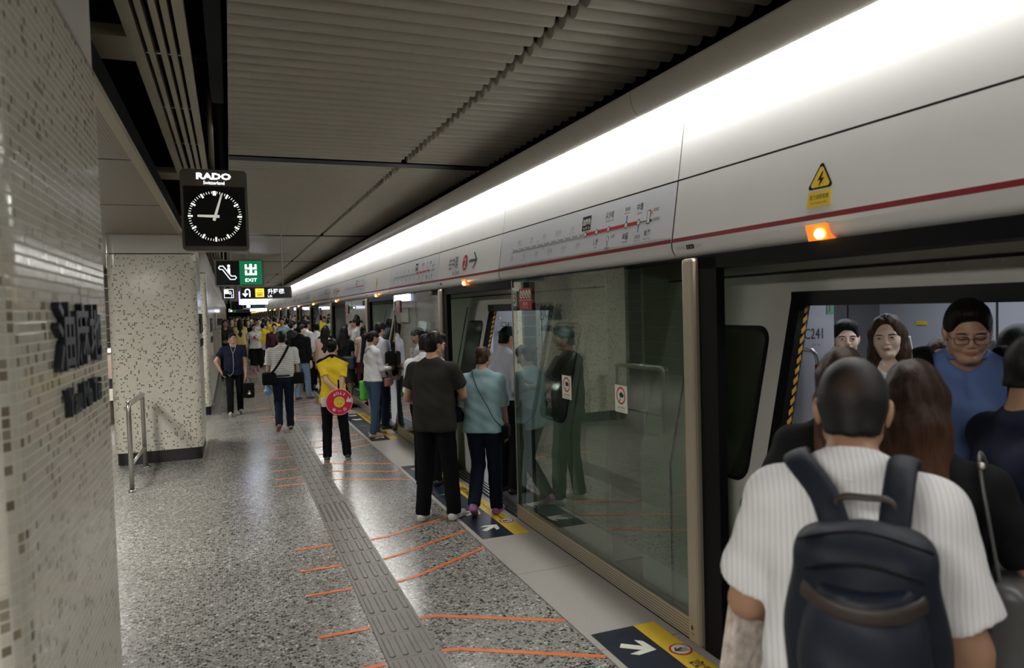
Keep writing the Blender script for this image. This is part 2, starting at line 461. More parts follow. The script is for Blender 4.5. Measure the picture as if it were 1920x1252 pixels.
# long rails (linear slots) in the ceiling
mb = MB()
for xa, xb in ((-.432, -.372), (-.352, -.322), (-.292, -.262), (-.242, -.212), (-.192, -.145)):
    mb.box(xa, xb, YB, YE, 3.25, 3.31, M_rail)
for y in np.arange(-3.4, 60, 1.12): mb.box(-.432, -.145, y, y + .02, 3.275, 3.29, M_steel)
rails = struct(mb.build('trim_1'), 'five long beige ceiling rails left of the baffles', 'ceiling rails')
mb = MB()
for k in range(-1, 20):
    y = 4.16 + 3.77 * k
    mb.box(-1.2, -.43, y, y + .38, 3.25, 3.31, M_rail)
struct(mb.build('trim_2'))
# left soffit: perforated panels with light joints
m, nt, b = newmat('perforated_panel')
tc = nt.nodes.new('ShaderNodeTexCoord'); sx = nt.nodes.new('ShaderNodeSeparateXYZ'); nt.links.new(tc.outputs['Object'], sx.inputs[0])
fx = math_n(nt, 'SUBTRACT', math_n(nt, 'FRACT', math_n(nt, 'DIVIDE', sx.outputs[0], .018)), .5)
fy = math_n(nt, 'SUBTRACT', math_n(nt, 'FRACT', math_n(nt, 'DIVIDE', sx.outputs[1], .018)), .5)
dd = math_n(nt, 'ADD', math_n(nt, 'MULTIPLY', fx, fx), math_n(nt, 'MULTIPLY', fy, fy))
nt.links.new(mix_n(nt, math_n(nt, 'LESS_THAN', dd, .05), (.25, .215, .17), (.07, .06, .05)), b.inputs['Base Color']); b.inputs['Roughness'].default_value = .5
M_perf = m
mb = MB()
for a, c in ((YB, 5.31), (5.34, 7.41), (7.44, 9.9), (9.93, 40)): mb.box(-6, -.56, a, c, 2.855, 2.875, M_perf)
mb.box(-6, -.56, YB, 40, 2.875, 2.89, M_rail)
mb.box(-.56, -.505, YB, YE, 2.85, 2.89, M_rail); mb.box(-.53, -.505, YB, YE, 2.89, 3.02, M_dark)
struct(mb.build('ceiling'))

# mosaic columns --------------------------------------------------------------
def rr_outline(x0, x1, y0, y1, r, seg=7):
    pts = []
    for cx, cy, a0 in ((x1 - r, y0 + r, -90), (x1 - r, y1 - r, 0), (x0 + r, y1 - r, 90), (x0 + r, y0 + r, 180)):
        for i in range(seg + 1):
            a = math.radians(a0 + 90 * i / seg); pts.append((cx + r * math.cos(a), cy + r * math.sin(a)))
    return pts
def prism_uv(mb, pts, z0, z1, mat, smooth=True):
    s = 0; n = len(pts)
    for i in range(n):
        a, b_ = pts[i], pts[(i + 1) % n]; d = math.hypot(b_[0] - a[0], b_[1] - a[1])
        mb.add([(a[0], a[1], z0), (b_[0], b_[1], z0), (b_[0], b_[1], z1), (a[0], a[1], z1)], [(0, 1, 2, 3)], mat, False,
               [[(s, z0), (s + d, z0), (s + d, z1), (s, z1)]]); s += d
def column(x0, x1, y0, y1, r, name, base=True):
    mb = MB(); z0 = .155 if base else 0
    prism_uv(mb, rr_outline(x0, x1, y0, y1, r), z0, 2.615, M_mos)
    o = struct(mb.build(name))
    mb = MB(); mb.extr([p for p in rr_outline(x0 + .02, x1 - .02, y0 + .02, y1 - .02, r)], 2, 2.615, 2.63, M_groove)
    mb.extr([p for p in rr_outline(x0 + .004, x1 - .004, y0 + .004, y1 - .004, r)], 2, 2.63, 3.05, M_duct, smooth=False)
    mb.build('column_head', o)
    if base:
        mb = MB(); mb.extr(rr_outline(x0 + .02, x1 - .015, y0 + .015, y1 - .02, r), 2, 0, .155, M_base); mb.build('plinth', o)
    return o
def col_tag(o, l): o['label'] = l; o['category'] = 'column'
c1 = column(-1.4, -.38, 1.545, 2.79, .10, 'column'); col_tag(c1, 'blurred mosaic-tiled column filling the left edge, with raised station lettering')
c2 = column(-1.39, -.38, 10.04, 11.45, .09, 'column'); col_tag(c2, 'cream mosaic column with brown dots behind the steel barrier rail')
c3 = column(-1.39, -.38, 14.45, 19.9, .07, 'column'); col_tag(c3, 'mosaic wall pier with steel cabinet beyond the second column')
c4 = column(-1.39, -.38, 20.1, YE, .07, 'column'); col_tag(c4, 'long tiled wall running into the distance on the left')
# steel gutter strips on the floor beside the piers
mb = MB()
for ya, yb in ((1.5, 2.8), (9.9, 11.5), (14.3, YE)):
    mb.box(-.365, -.24, ya, yb, 0, .012, M_tact); 
    for q in range(5): mb.box(-.35 + q * .022, -.342 + q * .022, ya, yb, .012, .018, M_steel)
struct(mb.build('trim_3'), 'ribbed metal strip on the floor along the tiled wall', 'floor strip')

# station lettering on columns
def name_letters(y0, y1, z0, z1, zl0, zl1, label, x=-.38, d=.008, thin=1.0):
    e = empty('station_name_lettering', (x + .001, (y0 + y1) / 2, z0))
    tag(e, label, 'lettering')
    wch = (y1 - y0) / 3
    for i, ch in enumerate('油麻地'):
        mb = MB(); put_text(mb, ch, .2, frameM((d, y0 + wch * (i + .5) - e.location.y, (z0 + z1) / 2 - z0), (0, 1, 0), (0, 0, 1)), M_ink, bold=.003, extr=.008, fit=(wch * .94, z1 - z0))
        mb.build('character', e)
    mb = MB(); put_text(mb, 'Yau Ma Tei', .1, frameM((d, (y0 + y1) / 2 - e.location.y + .02, (zl0 + zl1) / 2 - z0), (0, 1, 0), (0, 0, 1)), M_ink, bold=.002, extr=.008, fit=((y1 - y0) * .78, zl1 - zl0))
    mb.build('latin_lettering', e)
    return e
name_letters(1.895, 2.49, 1.70, 1.865, 1.585, 1.655, 'raised dark station name characters on the blurred column at the left edge')
name_letters(10.30, 11.2, 1.60, 1.86, 1.42, 1.52, 'raised station name on the platform side of the dotted column')
name_letters(15.7, 17.4, 1.50, 1.78, 1.28, 1.40, 'raised station name on the pier beyond the dotted column')
# wall cabinet and framed notice
e = empty('wall_cabinet', (-.38, 18.5, .92)); tag(e, 'slim steel cabinet mounted on the tiled wall beyond the lettering', 'cabinet')
MB().box(0, .16, -.55, .55, 0, .58, M_steel).build('body', e, bevel=.01)
MB().box(.16, .165, -.5, .5, .03, .55, M_post).build('door', e)
e = empty('notice_frame', (-.375, 21.2, 1.45)); tag(e, 'framed notice hung high on the tiled wall past the cabinet', 'notice')
MB().box(0, .03, -.5, .5, 0, .45, M_steel).build('frame', e)
MB().box(.03, .034, -.45, .45, .04, .41, M_cream).build('sheet', e)
e = empty('fire_extinguisher_box', (-.375, 23.3, 1.55)); tag(e, 'small dark box on the tiled wall under the far signs', 'box')
MB().box(0, .18, -.25, .25, 0, .2, M_ink2).build('body', e); MB().box(.02, .16, -.22, .22, -.12, -.02, M_steel).build('tray', e)

# stainless barrier rail -------------------------------------------------------
e = empty('barrier_rail', (-1.03, 8.5, 0)); tag(e, 'brushed steel barrier rail standing in front of the dotted column', 'barrier rail')
mb = MB(); L = 1.28; r_ = .024
arc = lambda cy, cz, a0, a1: [(0, cy + .06 * math.cos(math.radians(a)), cz + .06 * math.sin(math.radians(a))) for a in np.linspace(a0, a1, 6)]
mb.tube([(0, 0, .0)] + arc(.06, .86, 180, 90) + arc(L - .06, .84, 90, 0) + [(0, L, 0)], .03, M_steel, 12, sq=(.034, .024, (0, 1, 0)))
mb.build('frame', e)
MB().tube([(0, .03, .27), (0, L - .03, .25)], .02, M_steel, 8).build('lower_bar', e)
for y in (0, L): MB().tube([(0, y, 0), (0, y, .02)], .04, M_steel, 12).build('foot', e)

# things seen through the slot between the first two columns -------------------
e = empty('fluorescent_light', (-3.3, 16.0, 1.97)); tag(e, 'small white strip light glowing in the slot left of the dotted column', 'light')
MB().box(-.8, .8, 0, .05, 0, .1, emat('strip_light', (1, 1, .98), 12)).build('diffuser', e)
MB().box(-.85, .85, .05, .12, -.03, .13, M_steel).build('housing', e)
mb = MB(); mb.box(-6, -2.2, 17, 17.1, 0, 2.85, M_wallp)
for z in np.arange(.5, 2.8, .28): mb.box(-6, -2.2, 16.98, 17, z, z + .01, M_steel)
struct(mb.build('wall_concourse'))
e = empty('counter', (-2.55, 14.3, 0)); tag(e, 'pale counter in the slot left of the dotted column', 'counter')
MB().box(-.6, .6, -.2, .3, 0, .42, M_wallp).build('base', e)
MB().box(-.65, .65, -.25, .35, .42, .62, pmat('cream_box', (.55, .52, .44), .6)).build('body', e)
MB().box(-.65, .65, -.25, .35, .80, 1.25, pmat('pink_beige', (.30, .23, .19), .6)).build('screen_panel', e)
MB().box(-.7, .7, -.28, .38, 1.25, 1.31, M_white).build('top', e)
MB().box(-.62, .62, -.2, .3, .62, .80, M_base).build('recess', e)
e = empty('potted_plant', (-2.32, 13.6, 0)); tag(e, 'potted green plant half hidden behind the dotted column', 'plant')
MB().tube([(0, 0, 0), (0, 0, .5), (0, 0, .72)], [.11, .14, .22], pmat('pot', (.5, .48, .42), .6), 14).build('pot', e)
mb = MB(); ml = pmat('leaf', (.12, .28, .04), .5)
for i in range(30):
    a = random.uniform(0, 2 * PI); t = random.uniform(.3, 1); l = random.uniform(.14, .26)
    d = Vector((math.cos(a) * t, math.sin(a) * t, 1.1 - t)).normalized(); s_ = d.orthogonal() * .02; b0 = Vector((0, 0, .7))
    mb.poly([b0, b0 + d * l * .5 + s_, b0 + d * l, b0 + d * l * .5 - s_], ml)
mb.build('foliage', e)
# concourse side fill between camera and 2nd column: opposite wall and poster that the screen-door glass mirrors
e = empty('advert_poster', (-5.98, 7.2, 1.5)); tag(e, 'framed advert poster on the concourse wall facing the screen doors', 'poster')
MB().box(0, .04, -.4, .4, -.45, .45, M_steel).build('frame', e)
mb = MB(); mb.box(.04, .044, -.36, .36, -.41, .41, pmat('poster_blue', (.25, .42, .5), .5)); mb.box(.044, .047, -.12, .12, -.41, .1, M_redp); mb.disc((.046, 0, .2), .1, 0, pmat('poster_skin', (.6, .4, .3), .6)); mb.build('sheet', e)

# tactile strip ----------------------------------------------------------------
mb = MB(); XA, XB = .69, .972
mb.box(XA, XB, YB, YE, 0, .006, M_tact)
i = 0; y = 6.99 - .3 * 35
while y < 50:
    dots = abs(y - 6.69) < .02 or abs(y - 6.39) < .02 or abs(y - 18.99) < .02
    if dots:
        for a in range(6):
            for b_ in range(6): mb.add([(XA + .023 + a * .047 + .012 * math.cos(t), y - .0 + .025 + b_ * .05 + .012 * math.sin(t), .006) for t in np.arange(6) * PI / 3] + [(XA + .023 + a * .047 + .008 * math.cos(t), y + .025 + b_ * .05 + .008 * math.sin(t), .011) for t in np.arange(6) * PI / 3], [(0, 1, 7, 6), (1, 2, 8, 7), (2, 3, 9, 8), (3, 4, 10, 9), (4, 5, 11, 10), (5, 0, 6, 11), (6, 7, 8, 9, 10, 11)], M_tact2)
    else:
        for a in range(4):
            xc = XA + .036 + a * .07; ya, yb = y + .018, y + .282
            out = [(xc + .0175 * math.cos(t), yb - .0175 + .0175 * math.sin(t)) for t in np.linspace(0, PI, 6)] + [(xc - .0175 * math.cos(t), ya + .0175 - .0175 * math.sin(t)) for t in np.linspace(0, PI, 6)]
            ins = [(xc + (p - xc) * .66, ya + (q - ya) * (.972) + .004) for p, q in out]
            n = len(out)
            mb.add([(p, q, .006) for p, q in out] + [(p, q, .0115) for p, q in ins], [(j, (j + 1) % n, n + (j + 1) % n, n + j) for j in range(n)], M_tact2)
            mb.add([(p, q, .0115) for p, q in ins], [tuple(range(n))], M_tact)
    mb.box(XA, XB, y - .0015, y + .0015, .006, .0065, M_tact2)
    y += .3
tag(mb.build('tactile_paving_strip'), 'long grey tactile paving strip with raised bars down the platform floor', 'tactile paving')

# orange queue lines --------------------------------------------------------------
def tape(pts, w_=.034):
    mb = MB()
    for a, b_ in zip(pts[:-1], pts[1:]):
        a = Vector((*a, 0)); b_ = Vector((*b_, 0)); d = (b_ - a).normalized() * 1; s_ = Vector((-d.y, d.x, 0)) * w_ / 2
        mb.box(0, 0, 0, 0, 0, 0, M_orange) if False else None
        a = a - d * .004
        q = [a + s_, a - s_, b_ - s_, b_ + s_]
        mb.add([(p.x, p.y, .001) for p in q] + [(p.x, p.y, .0028) for p in q], [(0, 1, 2, 3), (7, 6, 5, 4), (0, 4, 5, 1), (1, 5, 6, 2), (2, 6, 7, 3), (3, 7, 4, 0)], M_orange)
    return mb.build('floor_tape')
NTH = {3: 'fourth', 4: 'fifth', 5: 'sixth', 6: 'seventh', 7: 'eighth'}
ORD = ['nearest', 'second', 'third', 'fourth', 'fifth', 'sixth', 'seventh', 'eighth', 'ninth']
lefts = [3.33, 3.67, 4.13, 4.78, 5.255, 5.755]
for k in range(0, 5):
    for j, y in enumerate(lefts):
        yy = y + k * P - (.12 if k and j < 3 else 0)
        o = tape([(.40, yy), (.678, yy)])
        if k == 0 and y > 3.4: tag(o, f'short orange tape beside the tactile strip, {ORD[j - 1]} counting from the camera', 'floor tape')
        elif k == 0: tag(o, 'short orange tape beside the tactile strip, closest to the camera of all', 'floor tape')
        else: tag(o, 'short orange tape in the rows wall-side of the tactile strip past the railing' if k < 3 else 'short faded orange tape wall-side of the tactile strip far down the platform', 'floor tape', 'short orange tapes in the distance' if k < 3 else 'short orange tapes far away')
rights = [[(.99, 3.24), (1.08, 3.22), (1.74, 2.85)], [(.985, 3.69), (1.08, 3.665), (1.742, 3.27)], [(.985, 4.14), (1.08, 4.125), (1.738, 3.75)], [(.985, 4.766), (1.10, 4.80), (1.735, 5.165)], [(.985, 5.252), (1.10, 5.30), (1.735, 5.63)], [(.985, 5.754), (1.10, 5.765), (1.72, 6.09)]]
nm = ['cut by the bottom of the photo', 'slanting away below the near mat', 'ending just above the near mat', 'nearest of three rising to the white trainers', 'middle of three rising to the white trainers', 'right under the white trainers']
for k in range(0, 5):
    for j, pts in enumerate(rights):
        o = tape([(x, y + k * P) for x, y in pts])
        if k == 0: tag(o, f'long orange tape between tactile strip and kerb, {nm[j]}', 'floor tape')
        else: tag(o, 'long orange tape on the floor near the yellow-shirted attendant' if k == 1 else 'long faded orange floor tape beyond the yellow-shirted attendant', 'floor tape', 'long orange tapes by the attendant' if k == 1 else 'long orange tapes far away')

# boarding mats -----------------------------------------------------------------------
def arrow(mb, c, ang, s, z, mat):
    a = math.radians(ang); ca, sa = math.cos(a), math.sin(a)
    P_ = lambda x, y: (c[0] + (x * ca - y * sa) * s, c[1] + (x * sa + y * ca) * s, z)
    # filled arrow, pointing +x: shaft and swept head
    for q in ([(-.5, -.12), (-.5, .12), (.25, .12), (.25, -.12)], [(.5, 0), (.08, .42), (-.16, .42), (.22, 0)], [(.5, 0), (.22, 0), (-.16, -.42), (.08, -.42)]):
        lo = [P_(*p) for p in q]; hi = [(x, y, zz + .0012) for x, y, zz in lo]
        mb.add(lo + hi, [(3, 2, 1, 0), (4, 5, 6, 7), (0, 1, 5, 4), (1, 2, 6, 5), (2, 3, 7, 6), (3, 0, 4, 7)], mat)
M_green = pmat('green_line', (.05, .42, .12), .5)
def mat_obj(k):
    y0, y1 = .58 + k * P, 3.52 + k * P
    e = empty('boarding_mat', (1.99, (y0 + y1) / 2, 0)); cy = e.location.y
    MB().box(-.2, .067, y0 - cy, y1 - cy, 0, .003, M_navy).build('navy_panel', e)
    MB().box(.067, .2, y0 - cy, y1 - cy, 0, .0032, M_yel).build('yellow_panel', e)
    for yy, ang in ((y1 - .24, -38), (y1 - .75, -38), (y0 + .25, 38), (y0 + .73, 38)):
        mb = MB(); arrow(mb, (-.045, yy - cy), ang, .19, .0034, M_cream); mb.build('white_arrow', e)
    MB().box(-.14, -.02, -.012, .012, .003, .0042, M_green).build('green_line', e)
    for sgn, yy in ((1, y1 - .35), (-1, y0 + .37)):
        mb = MB(); mb.disc((.145, yy - cy, .0042), .062, 2, M_redp, .002, 24, .062); mb.disc((.145, yy - cy, .0052), .05, 2, M_cream, .002)
        mb.box(.135, .18, yy - cy - .03, yy - cy + .01, .006, .0068, M_greyink)
        arrow(mb, (.13, yy - cy + .0), 200, .055, .0066, M_ink)
        mb.build('prohibition_ring', e)
    mb = MB(); put_text(mb, '請勿衝入車廂', .12, frameM((.135, .42, .0042), (0, -1, 0), (1, 0, 0)), M_ink, bold=.001, fit=(1.15, .075)); put_text(mb, 'Do not rush into the train', .04, frameM((.135, -.65, .0042), (0, -1, 0), (1, 0, 0)), M_ink, fit=(.75, .03))
    mb.build('lettering', e)
    return e
mlab = ['navy and yellow boarding mat at the bottom of the photo beside the near screen door', 'navy and yellow boarding mat under the white and purple trainers', 'navy and yellow boarding mat under the woman in jeans']
for k in range(-1, 9):
    e = mat_obj(k) if k == -1 else copy_tree(e0)
    if k == -1: e0 = e; tag(e, 'navy and yellow boarding mat of the doorway behind the photographer', 'floor mat'); continue
    e.location.y = 2.05 + k * P
    if k < 3: tag(e, mlab[k], 'floor mat')
    else: tag(e, f'navy and yellow boarding mat of the {NTH[k]} doorway from the camera' if k in NTH else 'navy and yellow boarding mat lost in the crowd far away', 'floor mat', 'distant boarding mats')
for ch in list(e0.children): bpy.data.objects.remove(ch)
bpy.data.objects.remove(e0)

# fascia panels ---------------------------------------------------------------------
def curve_pts():
    pts = [(PX + .20, 2.052), (PX + .085, 2.053)]
    for a in np.linspace(0, 90, 7)[1:]:
        t = math.radians(a); pts.append((PX + .085 - .085 * math.sin(t), 2.053 + .075 * (1 - math.cos(t))))
    return pts
LO = curve_pts() + [(PX, 2.145)]
def xz(s_):  # sloping face above the stripe: s_ = height
    return PX + (s_ - 2.145) * (.05 / .34)
def fasc_lower(y0, y1):
    g = .008
    prof = LO + [(xz(2.168), 2.168), (xz(2.480), 2.480), (xz(2.48) + .1, 2.48), (PX + .2, 2.2)]
    e = empty('fascia_panel', (0, (y0 + y1) / 2, 0)); c = e.location.y
    mb = MB(); mb.extr(prof, 1, y0 + g - c, y1 - g - c, M_white); 
    for f in range(len(mb.sm) - 2): mb.sm[f] = f < 7
    mb.build('panel', e)
    mb = MB(); mb.extr([(PX - .0012, 2.146), (xz(2.168) - .0012, 2.168), (xz(2.168) + .002, 2.168), (PX + .002, 2.146)], 1, y0 + g - c, y1 - g - c, M_red); mb.build('red_stripe', e)
    return e
def fasc_upper(y0, y1):
    g = .006; z0, z1 = 2.490, 2.955
    prof = [(xz(z0), z0), (xz(z1), z1), (xz(z1) + .05, z1), (xz(z0) + .05, z0)]
    e = empty('upper_fascia_panel', (0, (y0 + y1) / 2, 0)); c = e.location.y
    MB().extr(prof, 1, y0 + g - c, y1 - g - c, M_white).build('panel', e)
    return e
def dec(e, mb, name): return mb.build(name, e)
def FM(y, z, e, lift=.0022):   # decal frame on the sloping lower fascia
    s_ = .05 / .34
    n = Vector((-1, 0, s_)).normalized(); ey = Vector((s_, 0, 1)).normalized()
    o = Vector((xz(z), y - e.location.y, z)) + n * lift
    return frameM(o, (0, -1, 0), ey)
def plate(mb, M, x0, x1, y0, y1, mat, t=.0008):
    vs = [M @ Vector(p) for p in ((x0, y0, t), (x1, y0, t), (x1, y1, t), (x0, y1, t), (x0, y0, -t), (x1, y0, -t), (x1, y1, -t), (x0, y1, -t))]
    mb.add(vs, [(0, 1, 2, 3), (7, 6, 5, 4), (0, 4, 5, 1), (1, 5, 6, 2), (2, 6, 7, 3), (3, 7, 4, 0)], mat)
def ring(mb, M, x, y, rx, ry, m1, m2, w_=.005, t=.001):
    for r_x, r_y, mm, tt in ((rx, ry, m1, t), (rx - w_, ry - w_, m2, t + .0008)):
        mb.add([M @ Vector((x + r_x * math.cos(a), y + r_y * math.sin(a), tt)) for a in np.linspace(0, 2 * PI, 25)[:-1]], [tuple(range(24))], mm)
def route_map(e, y0, y1):
    M = FM((y0 + y1) / 2, 2.32, e); mb = MB()
    W = (y1 - y0); X = lambda y: -(y - (y0 + y1) / 2)   # world y -> local x (already period-relative)
    B = PX
    off = y0 - 3.35
    yl = lambda y: X(y + off)
    # background sticker sheet (faintly bluer than the enamel)
    plate(mb, M, -W / 2 + .01, W / 2 - .01, -.140, .155, pmat('map_sheet', (.68, .70, .75), .35), .0003)
    ymap = lambda u: 5.76 + (3.70 - 5.76) * u
    def px2y(px):  # positions read along the printed line
        return px
    st = [(.0, '荃灣', 'Tsuen Wan', -1), (.075, '大窩口', 'Tai Wo Hau', 1), (.145, '葵興', 'Kwai Hing', -1), (.215, '葵芳', 'Kwai Fong', 1), (.285, '荔景', 'Lai King', -1), (.352, '美孚', 'Mei Foo', 1), (.42, '荔枝角', 'Lai Chi Kok', -1), (.485, '長沙灣', 'Cheung Sha Wan', 1), (.55, '深水埗', 'Sham Shui Po', -1), (.612, '太子', 'Prince Edward', 1), (.672, '旺角', 'Mong Kok', -1)]
    zl = -.018
    xa, xb = yl(5.757), yl(4.385)
    plate(mb, M, xa, xb, zl - .009, zl + .009, pmat('route_grey', (.36, .38, .38), .5), .0012)
    plate(mb, M, xb, yl(3.715), zl - .011, zl + .011, M_redp, .0012)
    plate(mb, M, yl(3.715), yl(3.60), zl - .002, zl + .002, M_ink, .0012)
    ww = (xb - xa) / .735
    for u, c_, l_, sg in st:
        x = xa + u * ww
        ring(mb, M, x, zl, .017, .017, pmat('route_grey', (.36, .38, .38), .5), M_white, .004, .002)
        MM = M @ Matrix.Translation((x, zl + sg * .062, .001)); put_text(mb, c_, .045, MM, M_greyink, fit=(.028 * len(c_), .038), bold=.0005)
        MM = M @ Matrix.Translation((x, zl + sg * .062 - .028, .001)); put_text(mb, l_, .02, MM, M_greyink, fit=(.007 * len(l_), .012))
    for u, sg in ((.285, 1), (.352, -1)): plate(mb, M, xa + u * ww - .003, xa + u * ww + .003, min(zl, zl + sg * .045), max(zl, zl + sg * .045), M_greyink, .001)
    for y, c_, l_, dz in ((4.24, '佐敦', 'Jordan', -.075), (4.08, '尖沙咀', 'Tsim Sha Tsui', .085), (3.86, '金鐘', 'Admiralty', -.075), (3.715, '中環', 'Central', .085), (3.61, '香港', 'Hong Kong', -.08)):
        x = yl(y)
        if y > 3.65: ring(mb, M, x, zl, .02, .02, M_ink, M_white, .005, .002)
        else:
            plate(mb, M, x - .018, x + .018, zl - .02, zl + .06, M_ink, .0014); plate(mb, M, x - .013, x + .013, zl - .015, zl + .055, M_white, .002)
            plate(mb, M, x + .018, x + .04, zl + .035, zl + .05, pmat('line_orange', (.75, .3, .05), .5), .0014); plate(mb, M, x + .018, x + .04, zl - .012, zl + .003, M_ink2, .0014)
            put_text(mb, '東涌綫', .03, M @ Matrix.Translation((x + .075, zl + .055, .001)), M_ink2, fit=(.055, .02)); put_text(mb, '機場快綫', .03, M @ Matrix.Translation((x + .085, zl - .002, .001)), M_ink2, fit=(.07, .02))
        sz = .042 if len(l_) > 3 else .04
        put_text(mb, c_, .05, M @ Matrix.Translation((x, zl + dz + .008, .001)), M_ink2, fit=(.035 * len(c_), .045 if y != 3.61 else .035), bold=.0008)
        put_text(mb, l_, .02, M @ Matrix.Translation((x, zl + dz - .028, .001)), M_ink2, fit=(.008 * len(l_), .016))
    plate(mb, M, yl(3.86) - .004, yl(3.86) + .004, zl + .02, zl + .06, pmat('line_blue', (.03, .08, .5), .5), .001)
    plate(mb, M, yl(3.715) - .004, yl(3.715) + .004, zl - .06, zl - .02, pmat('line_blue2', (.03, .15, .4), .5), .001)
    ring(mb, M, yl(4.08), zl - .062, .017, .021, M_ink, M_white, .004, .002); plate(mb, M, yl(4.08) - .004, yl(4.08) + .004, zl - .11, zl - .084, pmat('line_maroon', (.2, .02, .05), .5), .001)
    put_text(mb, '尖東', .03, M @ Matrix.Translation((yl(4.015), zl - .05, .001)), M_ink2, fit=(.05, .026)); put_text(mb, '港島綫', .02, M @ Matrix.Translation((yl(3.86), zl + .10, .001)), M_ink2, fit=(.06, .026)); put_text(mb, 'Island Line', .02, M @ Matrix.Translation((yl(3.86), zl + .076, .001)), M_ink2, fit=(.06, .012))
    put_text(mb, '西鐵綫', .02, M @ Matrix.Translation((yl(4.08), zl - .122, .001)), M_ink2, fit=(.055, .02)); put_text(mb, '港島綫', .02, M @ Matrix.Translation((yl(3.715), zl - .085, .001)), M_ink2, fit=(.06, .024))
    put_text(mb, 'Island Line', .02, M @ Matrix.Translation((yl(3.715), zl - .108, .001)), M_ink2, fit=(.07, .012))
    xm = yl(4.40)
    plate(mb, M, xm - .062, xm + .062, zl + .028, zl + .125, M_signblack, .0014)
    put_text(mb, '油麻地', .05, M @ Matrix.Translation((xm, zl + .086, .0018)), M_white, fit=(.112, .048), bold=.001); put_text(mb, 'Yau Ma Tei', .03, M @ Matrix.Translation((xm, zl + .045, .0018)), M_white, fit=(.10, .02))
    ring(mb, M, xm, zl, .02, .02, M_ink, M_white, .005, .002)
    dec(e, mb, 'route_map')
def central_sign(e, y0):
    mb = MB(); M = FM(y0 + 1.14, 2.30, e)
    put_text(mb, '往中環', .13, M @ Matrix.Translation((-.32, .02, 0)), M_ink2, fit=(.34, .135), bold=.0012)
    put_text(mb, 'to Central', .06, M @ Matrix.Translation((-.20, -.088, 0)), M_ink2, fit=(.25, .05))
    mb.add([M @ Vector((.105 + .083 * math.cos(a), -.005 + .083 * math.sin(a), .0012)) for a in np.linspace(0, 2 * PI, 33)[:-1]], [tuple(range(32))], M_redp)
    put_text(mb, '2', .12, M @ Matrix.Translation((.105, -.005, .0018)), M_white, fit=(None, .105), bold=.002)
    for q in ([(.24, -.013), (.47, -.013), (.47, .017), (.24, .017)], [(.50, .002), (.40, .085), (.365, .085), (.455, .002)], [(.50, .002), (.455, .002), (.365, -.08), (.40, -.08)]):
        mb.add([M @ Vector((a, b_, .001)) for a, b_ in q], [(0, 1, 2, 3)], M_ink2)
    dec(e, mb, 'direction_lettering')
def warn_sign(e, y0):
    mb = MB(); M = FM(y0 + 1.024, 2.323, e)
    def tri(s_, z, m_):
        p = []
        for a in (90, 210, 330):
            c = Vector((math.cos(math.radians(a)) * (s_ - .012), math.sin(math.radians(a)) * (s_ - .012)))
            for d in (-50, -20, 20, 50): p.append((c.x + .012 * math.cos(math.radians(a + d)), c.y + .012 * math.sin(math.radians(a + d))))
        mb.add([M @ Vector((x * .97, y * .92 - .014, z)) for x, y in p], [tuple(range(len(p)))], m_)
    tri(.073, .001, M_signblack); tri(.057, .0016, M_yel)
    b0 = [(.006, .03), (-.018, -.008), (-.002, -.004), (-.008, -.034), (.02, .004), (.003, .002), (.012, .03)]
    mb.add([M @ Vector((x, y - .012, .0022)) for x, y in b0], [(0, 1, 2, 5, 6), (2, 3, 4, 5)], M_signblack)
    plate(mb, M, -.062, .062, -.128, -.062, M_yel, .001)
    put_text(mb, '電力高壓電纜', .03, M @ Matrix.Translation((0, -.086, .0014)), M_ink, fit=(.1, .02)); put_text(mb, 'Live overhead cable', .02, M @ Matrix.Translation((0, -.11, .0014)), M_ink, fit=(.085, .01))
    dec(e, mb, 'high_voltage_sticker')
def code_text(e, y1):
    mb = MB(); M = frameM((PX - .0018 + .004, y1 - e.location.y - .10, 2.116), (0, -1, 0), (.18, 0, .98))
    M = frameM((PX + .001, y1 - e.location.y - .17, 2.112), (0, -1, 0), (-.22, 0, .97))
    put_text(mb, 'PSD-210', .02, M @ Matrix.Translation((-.085, 0, .0008)), M_greyink, fit=(.075, .016)); plate(mb, M, -.035, .03, -.011, .012, M_signblack, .0012)
    put_text(mb, 'C-R1', .02, M @ Matrix.Translation((-.002, 0, .0018)), M_greyink, fit=(.045, .013)); put_text(mb, 'C-A5', .02, M @ Matrix.Translation((.07, 0, .0008)), M_greyink, fit=(.045, .016))
    dec(e, mb, 'code_lettering')
FL = {('A', -1): 'white fascia panel above and behind the photographer, left of nothing', ('B', -1): 'white fascia panel with the yellow high-voltage warning above the near doorway', ('A', 0): 'white fascia panel with the large route map above the big glass screen', ('B', 0): 'white fascia panel reading to Central with red number 2', ('A', 1): 'white fascia panel with the second, smaller route map', ('B', 1): 'white fascia panel with a small high-voltage sticker left of the second route map'}
UL = {('B', -1): 'upper white fascia panel above the near high-voltage warning, top right', ('A', 0): 'brightly lit upper white panel above the large route map', ('B', 0): 'brightly lit upper white panel above the to Central lettering', ('A', 1): 'upper white panel above the second route map', ('B', 1): 'upper white panel above the small distant high-voltage sticker'}
protoA = protoB = protoC = protoUA = protoUB = None
